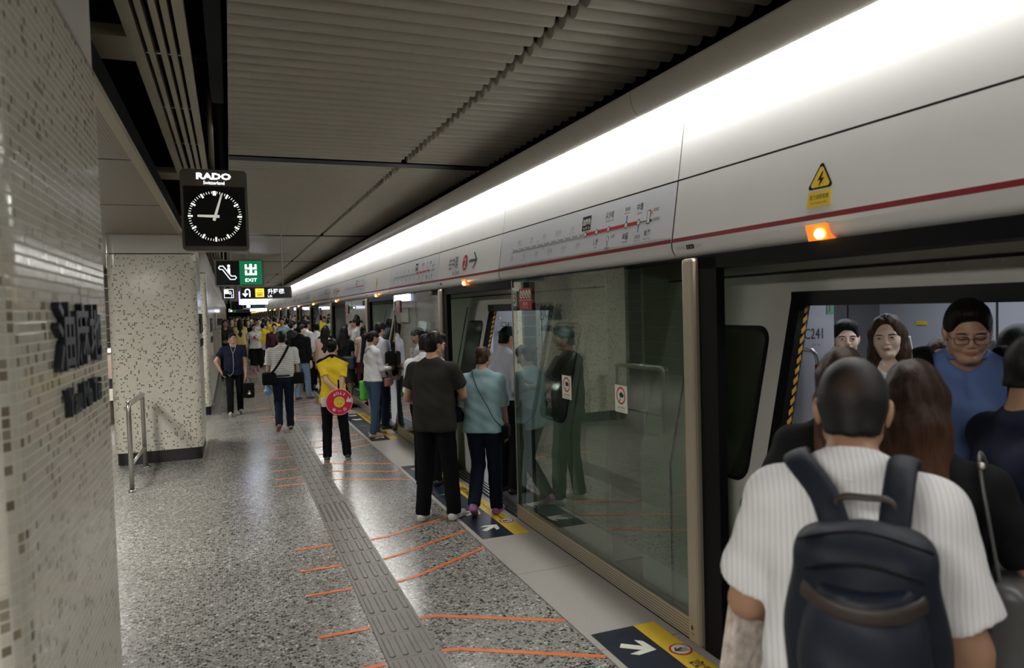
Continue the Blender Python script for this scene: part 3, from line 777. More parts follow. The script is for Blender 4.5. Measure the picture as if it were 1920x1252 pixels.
for k in range(-1, KMAX):
    for t_, a, b_ in (('A', 3.35, 6.06), ('B', 6.06, 3.35 + P)):
        y0, y1 = a + k * P, b_ + k * P
        if t_ == 'A' and k == -1:
            e = fasc_lower(y0, y1); tag(e, 'plain white fascia panel cut by the right edge of the photo', 'fascia panel'); u_ = fasc_upper(y0, y1); tag(u_, 'upper white fascia panel in the top right corner of the photo', 'fascia panel'); continue
        if t_ == 'A':
            if k == 0:
                e = protoA = fasc_lower(y0, y1); route_map(e, y0, y1); u_ = protoUA = fasc_upper(y0, y1)
            else: e = copy_tree(protoA); u_ = copy_tree(protoUA)
        else:
            if k == -1: e = protoB = fasc_lower(y0, y1); warn_sign(e, y0); code_text(e, y1); u_ = protoUB = fasc_upper(y0, y1)
            elif k == 0: e = protoC = fasc_lower(y0, y1); central_sign(e, y0); code_text(e, y1); u_ = copy_tree(protoUB)
            else: e = copy_tree(protoB if k % 2 else protoC); u_ = copy_tree(protoUB)
        e.location.y = u_.location.y = (y0 + y1) / 2
        if (t_, k) in FL: tag(e, FL[(t_, k)], 'fascia panel')
        else: tag(e, (f'white fascia panel with route map left of the {NTH[k]} doorway from the camera' if t_ == 'A' else f'narrow white fascia panel over the {NTH[k]} doorway counted from the camera') if k in NTH else ('small white route map panel' if t_ == 'A' else 'small white fascia panel') + ' over the crowded far doors', 'fascia panel', 'distant fascia panels')
        if (t_, k) in UL: tag(u_, UL[(t_, k)], 'fascia panel')
        else: tag(u_, 'small distant upper fascia panel glowing under the cove light', 'fascia panel', 'distant upper fascia panels')
# dark backing behind the joints, and the wall above the doors
mb = MB(); mb.extr([(x + .004, z + .004) for x, z in LO[1:]] + [(xz(2.47) + .004, 2.47), (xz(2.95) + .004, 2.953), (xz(2.96) + .2, 2.953), (PX + .3, 2.06)], 1, YB, YE, M_groove); struct(mb.build('trim_4'))
# duct with the cove light
prof = [(2.262, 2.905)] + [(2.262 - .07 * math.sin(math.radians(a)), 3.035 - .13 * math.cos(math.radians(a))) for a in np.linspace(8, 90, 8)] + [(2.192, 3.045), (2.30, 3.09), (2.42, 3.09), (2.42, 2.99), (2.285, 2.93)]
DL = {-1: 'rounded beige duct cover at the top right of the photo', 0: 'rounded beige duct cover above the large route map', 1: 'rounded beige duct cover above the to Central lettering'}
dp = None
for k in range(-1, KMAX + 1):
    ya, yb = 3.65 + k * P - P, 3.65 + k * P
    if dp is None:
        e = dp = empty('duct_cover', (0, (ya + yb) / 2, 0)); mb = MB(); mb.extr(prof, 1, -P / 2 + .003, P / 2 - .003, M_duct, smooth=False)
        for f in range(9): mb.sm[f] = True
        mb.build('cover', e)
    else: e = copy_tree(dp); e.location.y = (ya + yb) / 2
    if k in (0, 1, 2): tag(e, DL[k - 1], 'duct cover')
    else: tag(e, 'distant rounded beige duct cover over the crowded far platform' if k > 2 else 'beige duct cover overhead behind the photographer', 'duct cover', 'distant duct covers' if k > 2 else None)
M_cove = emat('cove_tube', (1.0, .985, .96), COVE)
lp = None
for k in range(-1, KMAX + 1):
    ya = 3.65 + k * P - P
    if lp is None:
        e = lp = empty('cove_light', (0, ya + P / 2, 0))
        mb = MB(); mb.extr([(2.285, 2.912), (2.285, 2.928), (2.352, 2.948), (2.352, 2.932)], 1, -P / 2 + .008, P / 2 - .008, M_cove); mb.build('diffuser', e)
    else: e = copy_tree(lp); e.location.y = ya + P / 2
    if k in (0, 1, 2): tag(e, ['bright cove light strip at the top right of the photo', 'bright cove light strip above the large route map', 'bright cove light strip above the to Central lettering'][k], 'light')
    else: tag(e, 'distant length of the bright cove light strip', 'light', 'distant cove light strips')

# screen door bays -----------------------------------------------------------------
def psd_bay():
    """fixed glass from y=3.22 to 5.74, post and jamb at 2.97-3.22, opening 0.96-2.97; origin y=3.22"""
    e = empty('platform_screen_bay', (PX, 3.22, 0))
    MB().box(0, .03, .0, 2.52, .13, 2.05, M_glass).build('glass', e)
    mb = MB(); mb.box(-.012, .05, 0, 2.52, .018, .128, M_post)
    for i in range(6): mb.box(-.0135, -.012, 0, 2.52, .03 + i * .016, .032 + i * .016, M_groove)
    mb.box(0, .04, 0, 2.52, 0, .018, M_black); mb.build('sill', e)
    mb = MB(); mb.box(-.035, .09, -.105, 0, .012, 2.05, M_post); mb.build('post', e, bevel=.018)
    mb = MB(); mb.box(.0, .05, -.25, -.105, 0, 2.05, M_black); mb.build('jamb', e)
    MB().box(-.004, .034, 2.52, 2.532, .03, 2.05, M_steel).build('glass_edge', e)
    mb = MB(); mb.box(.0, .14, -2.3, -.1, 1.99, 2.06, M_black); mb.box(.02, .14, -.1, 2.52, 2.045, 2.06, M_black); mb.build('header', e)
    mb = MB(); mb.box(0, .15, -2.26, -.1, 0, .008, M_pipe)
    for x in (.02, .06, .1, .135): mb.box(x, x + .008, -2.26, -.1, .008, .012, M_steel)
    mb.build('threshold', e)
    mb = MB(); Mx = frameM((-.014, 2.43, 1.90), (0, -1, 0), (0, 0, 1))
    plate(mb, Mx, -.035, .035, -.062, .06, M_cream, .001); put_text(mb, '3', .08, Mx @ Matrix.Translation((0, 0, .0016)), M_ink, fit=(None, .09))
    plate(mb, Mx, -.035, .035, -.105, -.066, M_ink2, .001); put_text(mb, '?', .08, Mx @ Matrix.Translation((0, -.085, .0016)), M_greyink, fit=(None, .03)); mb.build('door_number', e)
    mb = MB(); Mx = frameM((-.014, 2.20, 1.90), (0, -1, 0), (0, 0, 1)); plate(mb, Mx, -.13, .13, -.10, .075, M_redp, .001); plate(mb, Mx, -.13, .13, -.022, -.018, M_cream, .0014)
    for i in range(4):
        xx = -.087 + i * .058
        mb.add([Mx @ Vector((xx + .027 * math.cos(a), .028 + .036 * math.sin(a), .0014)) for a in np.linspace(0, 2 * PI, 21)[:-1]], [tuple(range(20))], M_cream)
        plate(mb, Mx @ Matrix.Translation((xx, .024, .001)) @ Matrix.Rotation(.5, 4, 'Z'), -.004, .004, -.014, .016, M_ink, .001); plate(mb, Mx @ Matrix.Translation((xx + .006, .012, .001)), -.009, .009, -.006, .006, M_ink, .001)
    put_text(mb, '優先座', .04, Mx @ Matrix.Translation((0, -.05, .0014)), M_cream, fit=(.1, .034)); put_text(mb, 'Priority Seats', .02, Mx @ Matrix.Translation((0, -.08, .0014)), M_cream, fit=(.09, .012)); mb.build('priority_sticker', e)
    for yy in (.71, 1.49):
        mb = MB(); Mx = frameM((-.0012 - .001, yy, 1.235), (0, -1, 0), (0, 0, 1)); plate(mb, Mx, -.075, .075, -.085, .085, M_cream, .001)
        mb.add([Mx @ Vector((.055 * math.cos(a), .02 + .055 * math.sin(a), .0014)) for a in np.linspace(0, 2 * PI, 25)[:-1]], [tuple(range(24))], M_redp)
        mb.add([Mx @ Vector((.044 * math.cos(a), .02 + .044 * math.sin(a), .0018)) for a in np.linspace(0, 2 * PI, 25)[:-1]], [tuple(range(24))], M_cream)
        mb.add([Mx @ Vector(p) for p in ((-.02, .03, .0024), (.005, .045, .0024), (.035, .03, .0024), (.035, .012, .0024), (-.01, .008, .0024))], [(0, 1, 2, 3, 4)], M_ink)
        plate(mb, Mx @ Matrix.Translation((-.012, -.008, .002)) @ Matrix.Rotation(-.6, 4, 'Z'), -.003, .003, -.02, .012, M_ink, .0006)
        put_text(mb, '請勿倚靠', .02, Mx @ Matrix.Translation((0, -.055, .0016)), M_ink, fit=(.09, .014)); put_text(mb, 'Do not lean on doors', .02, Mx @ Matrix.Translation((0, -.072, .0016)), M_ink, fit=(.09, .008)); mb.build('no_leaning_sticker', e)
    mb = MB(); Mx = frameM((-.037, -.045, .10), (0, -1, 0), (0, 0, 1)); mb.add([Mx @ Vector(p) for p in ((-.012, 0, 0), (0, -.014, 0), (.012, 0, 0), (0, .02, 0))], [(0, 1, 2, 3)], M_ink); put_text(mb, '門邊', .02, Mx @ Matrix.Translation((0, -.03, 0)), M_ink, fit=(.03, .012)); mb.build('post_mark', e)
    return e
bay = psd_bay()
BL = {0: 'big glass screen panel with post, right of the man in the black T-shirt', 1: 'second glass screen bay behind the man with the white collar and the woman in jeans', 2: 'third glass screen bay reflecting the navy tote bag', -1: 'screen bay behind the photographer whose opening is at the right edge'}
for k in range(-1, KMAX):
    e = bay if k == -1 else copy_tree(bay)
    e.location.y = 3.22 + k * P
    if k in BL: tag(e, BL[k], 'glass screen')
    else: tag(e, f'{NTH[k]} glass screen bay with beige post, counted from the camera' if k in NTH else 'distant glass screen bay and post beyond the crowd', 'glass screen', 'distant glass screen bays')
# orange door lamps
M_lens = pmat('amber_lens', (.55, .12, .01), .25, emis=(1, .20, .02), estr=.55); M_bulb = emat('amber_bulb', (1.0, .48, .10), 15)
def lamp():
    e = empty('door_lamp', (PX, 2.297, 2.095))
    mb = MB(); prof_ = [(-.016, .03), (.02, .034), (.035, -.012), (.085, -.036), (.06, -.044), (.002, -.036)]
    mb.extr(prof_, 1, -.05, .058, M_lens); mb.build('lens', e)
    MB().box(-.018, .025, -.054, .062, .030, .036, M_post).build('cap', e)
    MB().sphere((-.008, -.012, -.010), .021, M_bulb, 12, 8).build('bulb', e)
    return e
l0 = lamp()
LL = ['amber door lamp glowing over the near doorway at the right', 'amber door lamp over the doorway of the woman in teal', 'amber door lamp over the doorway with the woman in jeans']
for k in range(0, KMAX):
    e = l0 if k == 0 else copy_tree(l0); e.location.y = 2.297 + k * P
    if k < 3: tag(e, LL[k], 'lamp')
    else: tag(e, f'small amber door lamp over the {NTH[k]} doorway counted from the camera' if k in NTH else 'small distant amber door lamp in the row above the crowd', 'lamp', 'distant amber door lamps')
# ================================================================ train
SL = .189 / .87
def tx(z): return 2.42 if z < .86 else 2.42 + (z - .86) * SL
def side_strip(mb, y0, y1, z0, z1, mat, off=0.0, th=.03):
    if off == 0.0 and th == .03 and mat is M_trn and z0 != .03: off = .012
    zs = [z0] + [z for z in (.86,) if z0 < z < z1] + [z1]
    for a, b_ in zip(zs[:-1], zs[1:]):
        mb.extr([(tx(a) + off, a), (tx(b_) + off, b_), (tx(b_) + off + th, b_), (tx(a) + off + th, a)], 1, y0, y1, mat)
def slope_plate(mb, pts, off, mat, t=.004):
    """pts (y,z) outline laid on the sloping side, thickness t outward"""
    n = len(pts)
    a = [(tx(z) + off, y, z) for y, z in pts]; b_ = [(tx(z) + off - t, y, z) for y, z in pts]
    mb.add(a + b_, [tuple(range(n)), tuple(range(2 * n - 1, n - 1, -1))] + [(i, n + i, n + (i + 1) % n, (i + 1) % n) for i in range(n)], mat)
cy_ = lambda a, b_: (a + b_) / 2
def make_leaf(e, y0, y1, seal):
    mb = MB(); side_strip(mb, y0, y1, .03, 1.825, M_trn, 0, .03); o = mb.build('door', e)
    cy = seal + (.385 if seal < cy_(y0, y1) else -.385)
    mb = MB(); slope_plate(mb, rrect(cy, 1.290, .525, .80, .085), -.001, M_seal, .003); mb.build('window_seal', o)
    mb = MB(); slope_plate(mb, rrect(cy, 1.290, .485, .76, .07), -.005, M_wpane, .003); mb.build('window', o)
    mb = MB(); ys_ = (seal - .04, seal + .012); side_strip(mb, ys_[0], ys_[1], .03, 1.825, M_seal, -.001, .04); mb.build('rubber_edge', o)
def train_car(nb, off, SA, SB):
    """nb doorways at period P shifted by off; body shell from SA to SB"""
    offs = [off] * (nb + 1); IX = .42 if nb == 1 else 0
    e = empty('train_car', (0, 0, 0))
    L = nb * P
    # body side with door openings
    mb = MB()
    for k in range(nb):
        b0 = k * P + offs[k]
        yE = b0 + 1.26 + P if k < nb - 1 else SB
        if k == 0: side_strip(mb, SA, b0 + 1.26, 0, 1.84, M_trn)
        side_strip(mb, b0 + 2.84, yE, .0, .82, M_trn)
        side_strip(mb, b0 + 2.84, yE, 1.66, 1.84, M_trn)
        side_strip(mb, b0 + 2.84, yE, .82, 1.66, M_trn)
        for yy in (3.66,): side_strip(mb, b0 + yy, b0 + yy + .008, .03, 1.84, M_groove, -.003, .01)
    side_strip(mb, SA, SB, 1.84, 1.955, M_trn); side_strip(mb, SA, SB, 1.955, 1.968, M_groove, .004)
    side_strip(mb, SA, SB, 1.968, 2.3, M_trn, .01)
    for y in np.arange(SA + .1, SB - .1, .22): mb.add([(tx(1.95) - .003 + .006 * c, y + .006 * s_, 1.945 + q) for c, s_, q in ((0, 0, .006), (0, 1, 0), (0, 0, -.006), (0, -1, 0))], [(0, 1, 2, 3)], M_white)
    side_strip(mb, SA, SB, -.6, 0, M_trn)
    mb.build('body_side', e)
    for k in range(nb):
        b0 = k * P + offs[k]
        make_leaf(e, b0 + 2.86, b0 + 3.64, b0 + 2.86); make_leaf(e, b0 + .50, b0 + 1.24, b0 + 1.24)
        # hazard striped jambs and black door header
        for yj in (2.82, 1.26):
            mb = MB(); side_strip(mb, b0 + yj - .012, b0 + yj + .02, 0, 1.84, M_seal, .0, .05)
            n_ = 34
            for i in range(n_):
                z0 = .1 + i * .05; mb.extr([(tx(z0) + .040, z0), (tx(z0) + .066, z0 + .024), (tx(z0) + .066, z0 + .049), (tx(z0) + .040, z0 + .025)], 1, b0 + yj - .014 if yj > 2 else b0 + yj + .02, b0 + yj - .010 if yj > 2 else b0 + yj + .024, M_haz)
            side_strip(mb, b0 + yj - .012, b0 + yj + .02, 0, 1.84, M_trnblk, .038, .030)
            mb.build('hazard_striped_jamb', e)
        mb = MB(); mb.box(2.60, 2.78, b0 + 1.26, b0 + 2.84, 1.79, 1.86, M_seal); mb.build('door_header', e)
        mb = MB(); mb.box(2.42, 2.70, b0 + 1.26, b0 + 2.84, -.06, .004, M_tact2); mb.build('door_sill', e)
    # interior shell
    mb = MB(); mb.box(2.44, 5.1, SA, SB + IX, -.06, 0, M_tact2); mb.build('interior_floor', e)
    mb = MB(); mb.box(2.78, 5.1, SA, SB + IX, 2.08, 2.12, M_trnin); mb.build('interior_ceiling', e)
    mb = MB(); mb.box(4.95, 5.0, SA, SB + IX, 0, 2.1, M_trnin)
    for k in range(nb):
        b0 = k * P + offs[k]
        for y in (3.43, 3.75, 1.98): mb.box(4.942, 4.95, b0 + y, b0 + y + .012, 0, 2.05, M_groove)
        mb.box(4.938, 4.95, b0 + 3.98, b0 + 4.06, 1.60, 1.63, M_yel)
    mb.build('far_side_wall', e)
    mb = MB()
    for yy in (SA, SB): mb.box(2.47, 2.95, yy - .015, yy + .015, 0, 2.3, M_trn); mb.box(2.95, 3.3, yy - .02, yy + .02, 0, 2.1, M_seal)
    mb.box(3.0, 4.95, SB + IX - .03, SB + IX, 0, 2.1, pmat('end_wall_grey', (.13, .13, .14), .4)); mb.box(4.6, 4.615, SB + IX - .034, SB + IX - .03, 0, 2.1, M_groove)
    mb.build('end_panel', e)
    for xx in (3.35, 4.3):
        MB().box(xx - .10, xx + .10, SA + .2, SB - .2, 2.055, 2.075, M_tl).build('ceiling_light', e)
    for k in range(nb):
        b0 = k * P + offs[k]
        q = empty('draught_screen', (0, 0, 0)); q.parent = e
        MB().box(2.70, 2.985, b0 + 2.95, b0 + 2.975, .0, 2.08, M_trnin).build('panel', q)
        mb = MB(); Mx = frameM((2.845, b0 + 2.948, 1.615), (1, 0, 0), (0, 0, 1))
        put_text(mb, 'C241', .1, Mx @ Matrix.Translation((0.0, .025, 0)), M_ink, fit=(.125, .055)); put_text(mb, 'BIC  PIC', .03, Mx @ Matrix.Translation((.02, -.035, 0)), M_ink2, fit=(.05, .01))
        plate(mb, Mx, .09, .135, .125, .19, pmat('sticker_green', (.05, .33, .2), .5), .001); plate(mb, Mx, .104, .114, .135, .185, M_redp, .0016)
        ring(mb, Mx, -.07, .095, .018, .022, M_redp, M_cream, .004, .002)
        mb.build('car_number', q)
        mb = MB(); hx = 2.755; yb = b0 + 2.90
        mb.tube([(hx, b0 + 2.95, 1.56), (hx + .005, yb + .02, 1.562), (hx + .03, yb, 1.558), (hx + .055, yb, 1.535), (hx + .065, yb, 1.50), (hx + .065, yb, 1.47)], .011, M_steel, 10)
        mb.tube([(hx + .065, yb, .75), (hx + .05, yb, .7), (hx, yb + .04, .68)], .011, M_steel, 10)
        mb.build('steel_bracket', q)
        MB().tube([(hx + .065, yb, 1.48), (hx + .063, yb, .75)], .0125, M_maroon, 12).build('grab_handle', q)
        q.name = 'draught_screen'
    # overhead bar and seats
    MB().tube([(3.6, SA, 1.86), (3.6, SB, 1.86)], .016, M_steel, 8).build('overhead_rail', e)
    mb = MB()
    for k in range(nb): mb.box(4.5, 4.93, k * P + 2.98, min(SB - .05, k * P + 5.75), .38, .45, M_steel)
    mb.build('bench', e)
    return e
M_haz = pmat('hazard_yellow', (.75, .42, .05), .5); M_trnblk = pmat('jamb_black', (.02, .02, .02), .5)
M_maroon = pmat('maroon_grip', (.10, .008, .015), .4)
M_cove2 = emat('opposite_cove', (1, .98, .95), COVE * 1.3)
M_tl = emat('train_light', (.93, .96, 1.0), TRAIN_L)
e = train_car(1, 0, .40, 4.02); tag(e, 'silver train car with open doorway full of passengers behind the near screen', 'train car')
tc1 = train_car(5, -.25, -.28, 5 * P - .76)
for j in range(3):
    e = tc1 if j == 0 else copy_tree(tc1)
    e.location.y = P + j * 5 * P
    if j == 0: tag(e, 'silver train car beyond the coupling gap, its doorway taking the woman in teal', 'train car')
    else: tag(e, 'distant silver train car glimpsed through the far screen doors', 'train car', 'distant train cars')

# ================================================================ hanging signs
E_w = emat('backlit_white', (.86, .92, 1.0), 1.1); E_g = emat('backlit_green', (.0, .15, .055), .5); E_y = emat('backlit_yellow', (.9, .62, .05), .8)
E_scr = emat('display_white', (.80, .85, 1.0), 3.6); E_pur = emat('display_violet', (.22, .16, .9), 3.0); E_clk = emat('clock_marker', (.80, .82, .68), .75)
E_logo = emat('clock_logo', (.9, .92, 1.0), 1.6)
M_bronze = pmat('sign_bronze', (.20, .18, .15), .35, .7)
SF = lambda x, y, z: frameM((x, y, z), (1, 0, 0), (0, 0, 1))
def rods(e, xs, z0, r=.016, dy=.06, m_=None):
    for x in xs: MB().tube([(x, dy, z0), (x, dy, 4.15 - e.location.z)], r, m_ or M_tube, 10).build('hanging_rod', e)
# clock
cx, cz = -.074, 2.632
e = empty('station_clock', (cx, 6.0, 2.322)); tag(e, 'square black-faced station clock hanging from the ceiling, showing about nine', 'clock')
W2, HH = .238, .618
pts = rrect(0, HH / 2, 2 * W2, HH, .035, 5)
mb = MB(); mb.extr(pts, 1, 0, .13, M_bronze); mb.build('housing', e, bevel=.006)
MB().box(-.218, .218, -.006, .0, .035, .49, M_signblack).build('dial', e)
mb = MB(); Mx = SF(0, -.008, .262)
for i in range(60):
    a = PI * i / 30; big = i % 5 == 0; r0, r1, w_ = (.158, .192, .0065 if i else .0115) if big else (.172, .190, .002)
    d = Vector((math.sin(a), math.cos(a))); s_ = Vector((d.y, -d.x)) * w_
    mb.add([Mx @ Vector((p.x, p.y, 0)) for p in (d * r0 - s_, d * r0 + s_, d * r1 + s_, d * r1 - s_)], [(0, 1, 2, 3)], E_clk)
mb.build('minute_marks', e)
for nm_, deg, l0, l1, w0, w1, lift, m_ in (('hour_hand', -90 + 1, -.03, .125, .011, .008, .004, None), ('minute_hand', 17, -.035, .178, .011, .006, .008, None)):
    a = math.radians(deg); d = Vector((math.sin(a), math.cos(a))); s_ = Vector((d.y, -d.x)); mb = MB()
    q = [d * l0 - s_ * w0, d * l0 + s_ * w0, d * l1 + s_ * w1, d * l1 - s_ * w1]
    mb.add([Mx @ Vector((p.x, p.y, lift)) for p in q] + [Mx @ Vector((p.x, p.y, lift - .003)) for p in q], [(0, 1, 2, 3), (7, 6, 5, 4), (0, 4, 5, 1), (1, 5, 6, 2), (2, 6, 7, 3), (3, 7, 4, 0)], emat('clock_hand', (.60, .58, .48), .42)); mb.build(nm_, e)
mb = MB(); put_text(mb, 'RADO', .1, SF(0, -.002, .567), E_logo, bold=.0035, extr=.001, fit=(.245, .05)); put_text(mb, 'Switzerland', .04, SF(0, -.002, .518), E_logo, fit=(.15, .026)); mb.build('lettering', e)
rods(e, (-.01,), HH - .01, .02, .06, M_bronze)
def signbox(name, x0, x1, z0, z1, Y, label, cat='sign', d=.14, rd=None):
    e = empty(name, ((x0 + x1) / 2, Y, z0)); w_ = (x1 - x0) / 2; h_ = z1 - z0
    mb = MB(); mb.extr(rrect(0, h_ / 2, 2 * w_, h_, min(.02, h_ * .12)), 1, 0, d, M_bronze); mb.build('housing', e)
    MB().box(-w_ + .018, w_ - .018, -.004, 0, .016, h_ - .016, M_signblack).build('face', e)
    tag(e, label, cat)
    rods(e, rd if rd else (-w_ * .55, w_ * .55), h_ - .004, .012, d / 2)
    return e, w_, h_
e, w_, h_ = signbox('exit_sign', -.166, .456, 2.222, 2.578, 10.5, 'hanging escalator and green EXIT sign just below the clock', rd=(-.14, .13))
MB().box(.0, w_ - .02, -.008, -.004, .018, h_ - .018, E_g).build('green_panel', e)
mb = MB(); Mx = SF(.145, -.012, h_ * .62); U = .017
for a in ((-5, -4, -5.2, 0), ): pass
def bar(mb, M, x0, x1, y0, y1, m_, t=.001): plate(mb, M, x0, x1, y0, y1, m_, t)
for q in ((-1.0, 1.0, -4.6, 4.6), (-4.6, 4.6, -4.6, -3.0), (-4.6, -3.0, -4.6, -.7), (3.0, 4.6, -4.6, -.7), (-4.6, 4.6, .2, 1.8), (-4.6, -3.0, .2, 4.3), (3.0, 4.6, .2, 4.3)):
    bar(mb, Mx, q[0] * .0165, q[1] * .0165, q[2] * .0165, q[3] * .0165, E_w)
put_text(mb, 'EXIT', .08, SF(.145, -.0125, h_ * .22), E_w, fit=(.15, .045), bold=.001); mb.build('exit_emblem', e)
mb = MB()
mb.tube([Vector((x, -.010, z)) for x, z in ((-.245, .27), (-.205, .27), (-.105, .135), (-.055, .135), (-.042, .112), (-.06, .09), (-.12, .09), (-.215, .225), (-.245, .225), (-.262, .247))], .0065, E_w, 6, closed=True)
mb.sphere((-.135, -.01, .272), .019, E_w, 10, 6, (1, .2, 1)); mb.box(-.15, -.118, -.012, -.006, .175, .248, E_w); mb.build('escalator_symbol', e)
e, w_, h_ = signbox('lift_sign', .172, 1.012, 2.095, 2.302, 13.0, 'long hanging black sign with U-turn arrow, yellow lift symbol and Chinese lettering', rd=(.28,))
mb = MB(); a = [(-.30 + .035 * math.cos(t), .13 + .035 * math.sin(t)) for t in np.linspace(PI, 0, 8)]
mb.tube([Vector((-.335, -.01, .07))] + [Vector((x, -.01, z)) for x, z in a] + [Vector((-.265, -.01, .035))], .010, E_w, 6); mb.add([(-.335, -.014, .035), (-.385, -.014, .09), (-.365, -.014, .10), (-.335, -.014, .07), (-.305, -.014, .10), (-.29, -.014, .09)], [(0, 1, 2, 3), (0, 3, 4, 5)], E_w); mb.build('turn_arrow', e)
mb = MB(); mb.box(-.175, -.035, -.010, -.004, .03, .175, E_y); mb.box(-.15, -.06, -.012, -.010, .05, .11, M_signblack); mb.box(-.143, -.067, -.014, -.012, .057, .103, E_y)
put_text(mb, '↑↓', .05, SF(-.105, -.013, .142), M_signblack, fit=(.07, .035)); 
for x in (-.125, -.105, -.085): mb.box(x - .006, x + .006, -.016, -.014, .06, .09, M_signblack)
mb.build('lift_symbol', e)
mb = MB(); put_text(mb, '升降機', .1, SF(.16, -.012, .125), E_w, fit=(.27, .085), bold=.001); put_text(mb, 'Lift', .04, SF(.06, -.012, .045), E_w, fit=(.07, .04)); mb.build('lettering', e)
e, w_, h_ = signbox('enquiry_sign', -.108, .106, 2.09, 2.29, 13.0, 'small square hanging sign with a question mark and face, left of the lift sign', rd=(-.06, .06))
mb = MB(); mb.box(-.075, .075, -.008, -.004, .03, .175, E_w); mb.box(-.068, .068, -.010, -.008, .037, .168, M_signblack); mb.box(-.068, -.005, -.012, -.010, .10, .168, E_w)
mb.disc((.02, -.012, .115), .024, 1, E_w, .003); mb.disc((.02, -.015, .115), .016, 1, M_greyink, .003); put_text(mb, '?', .05, SF(.045, -.012, .065), E_w, fit=(None, .045), bold=.001); mb.build('enquiry_symbol', e)
e = empty('display_screen', (.53, 18.0, 2.062)); tag(e, 'bright white lit display hanging behind the lift sign', 'screen')
MB().box(-.33, .33, 0, .12, 0, .33, M_signblack).build('housing', e); MB().box(-.27, .32, -.006, 0, .01, .32, E_scr).build('screen', e); MB().box(-.32, -.27, -.006, 0, .01, .32, E_pur).build('violet_border', e); rods(e, (-.2, .2), .33, .015)
e, w_, h_ = signbox('direction_sign', .03, .335, 1.96, 2.20, 20.0, 'dark hanging sign box beneath the enquiry sign', rd=(-.1,))
e, w_, h_ = signbox('direction_sign', .345, .92, 2.005, 2.15, 21.0, 'thin dark hanging sign with small green strip beneath the bright display')
mb = MB(); mb.box(-.05, .12, -.008, -.004, .04, .06, E_g); mb.box(-.2, -.1, -.008, -.004, .03, .09, E_w); mb.build('symbols', e)
e, w_, h_ = signbox('direction_sign', -.02, .70, 1.94, 2.06, 28.0, 'small far hanging sign with a green exit symbol over the crowd')
mb = MB(); mb.box(-.22, -.12, -.008, -.004, .02, .10, E_g); mb.box(-.32, -.25, -.008, -.004, .03, .09, E_w); mb.build('symbols', e)
e = empty('display_screen', (.75, 36.0, 2.0)); tag(e, 'far white lit display low over the heads of the crowd', 'screen')
MB().box(-.8, .9, 0, .1, 0, .16, M_signblack).build('housing', e); MB().box(-.78, .88, -.006, 0, .01, .13, E_scr).build('screen', e); rods(e, (-.4, .4), .16, .015)
# fill lamps added over the concourse side to brighten columns, people and train
M_fill = emat('fill_lamp', (1, .97, .92), FILL_L)
hp = None
for k, (x, y, z) in enumerate([(-1.9, -.6, 2.845), (-2.4, 6.6, 2.845), (-2.4, 12.6, 2.845), (-2.2, -2.2, 2.845)]):
    if hp is None:
        e = hp = empty('ceiling_light', (x, y, z)); MB().box(-.3, .3, -.6, .6, -.012, 0, M_fill).build('diffuser', e); MB().box(-.33, .33, -.63, .63, 0, .06, M_steel).build('housing', e)
    else: e = copy_tree(hp); e.location = (x, y, z)
    tag(e, 'added white fill light set in the perforated soffit of the concourse side', 'light', 'added soffit fill lights')

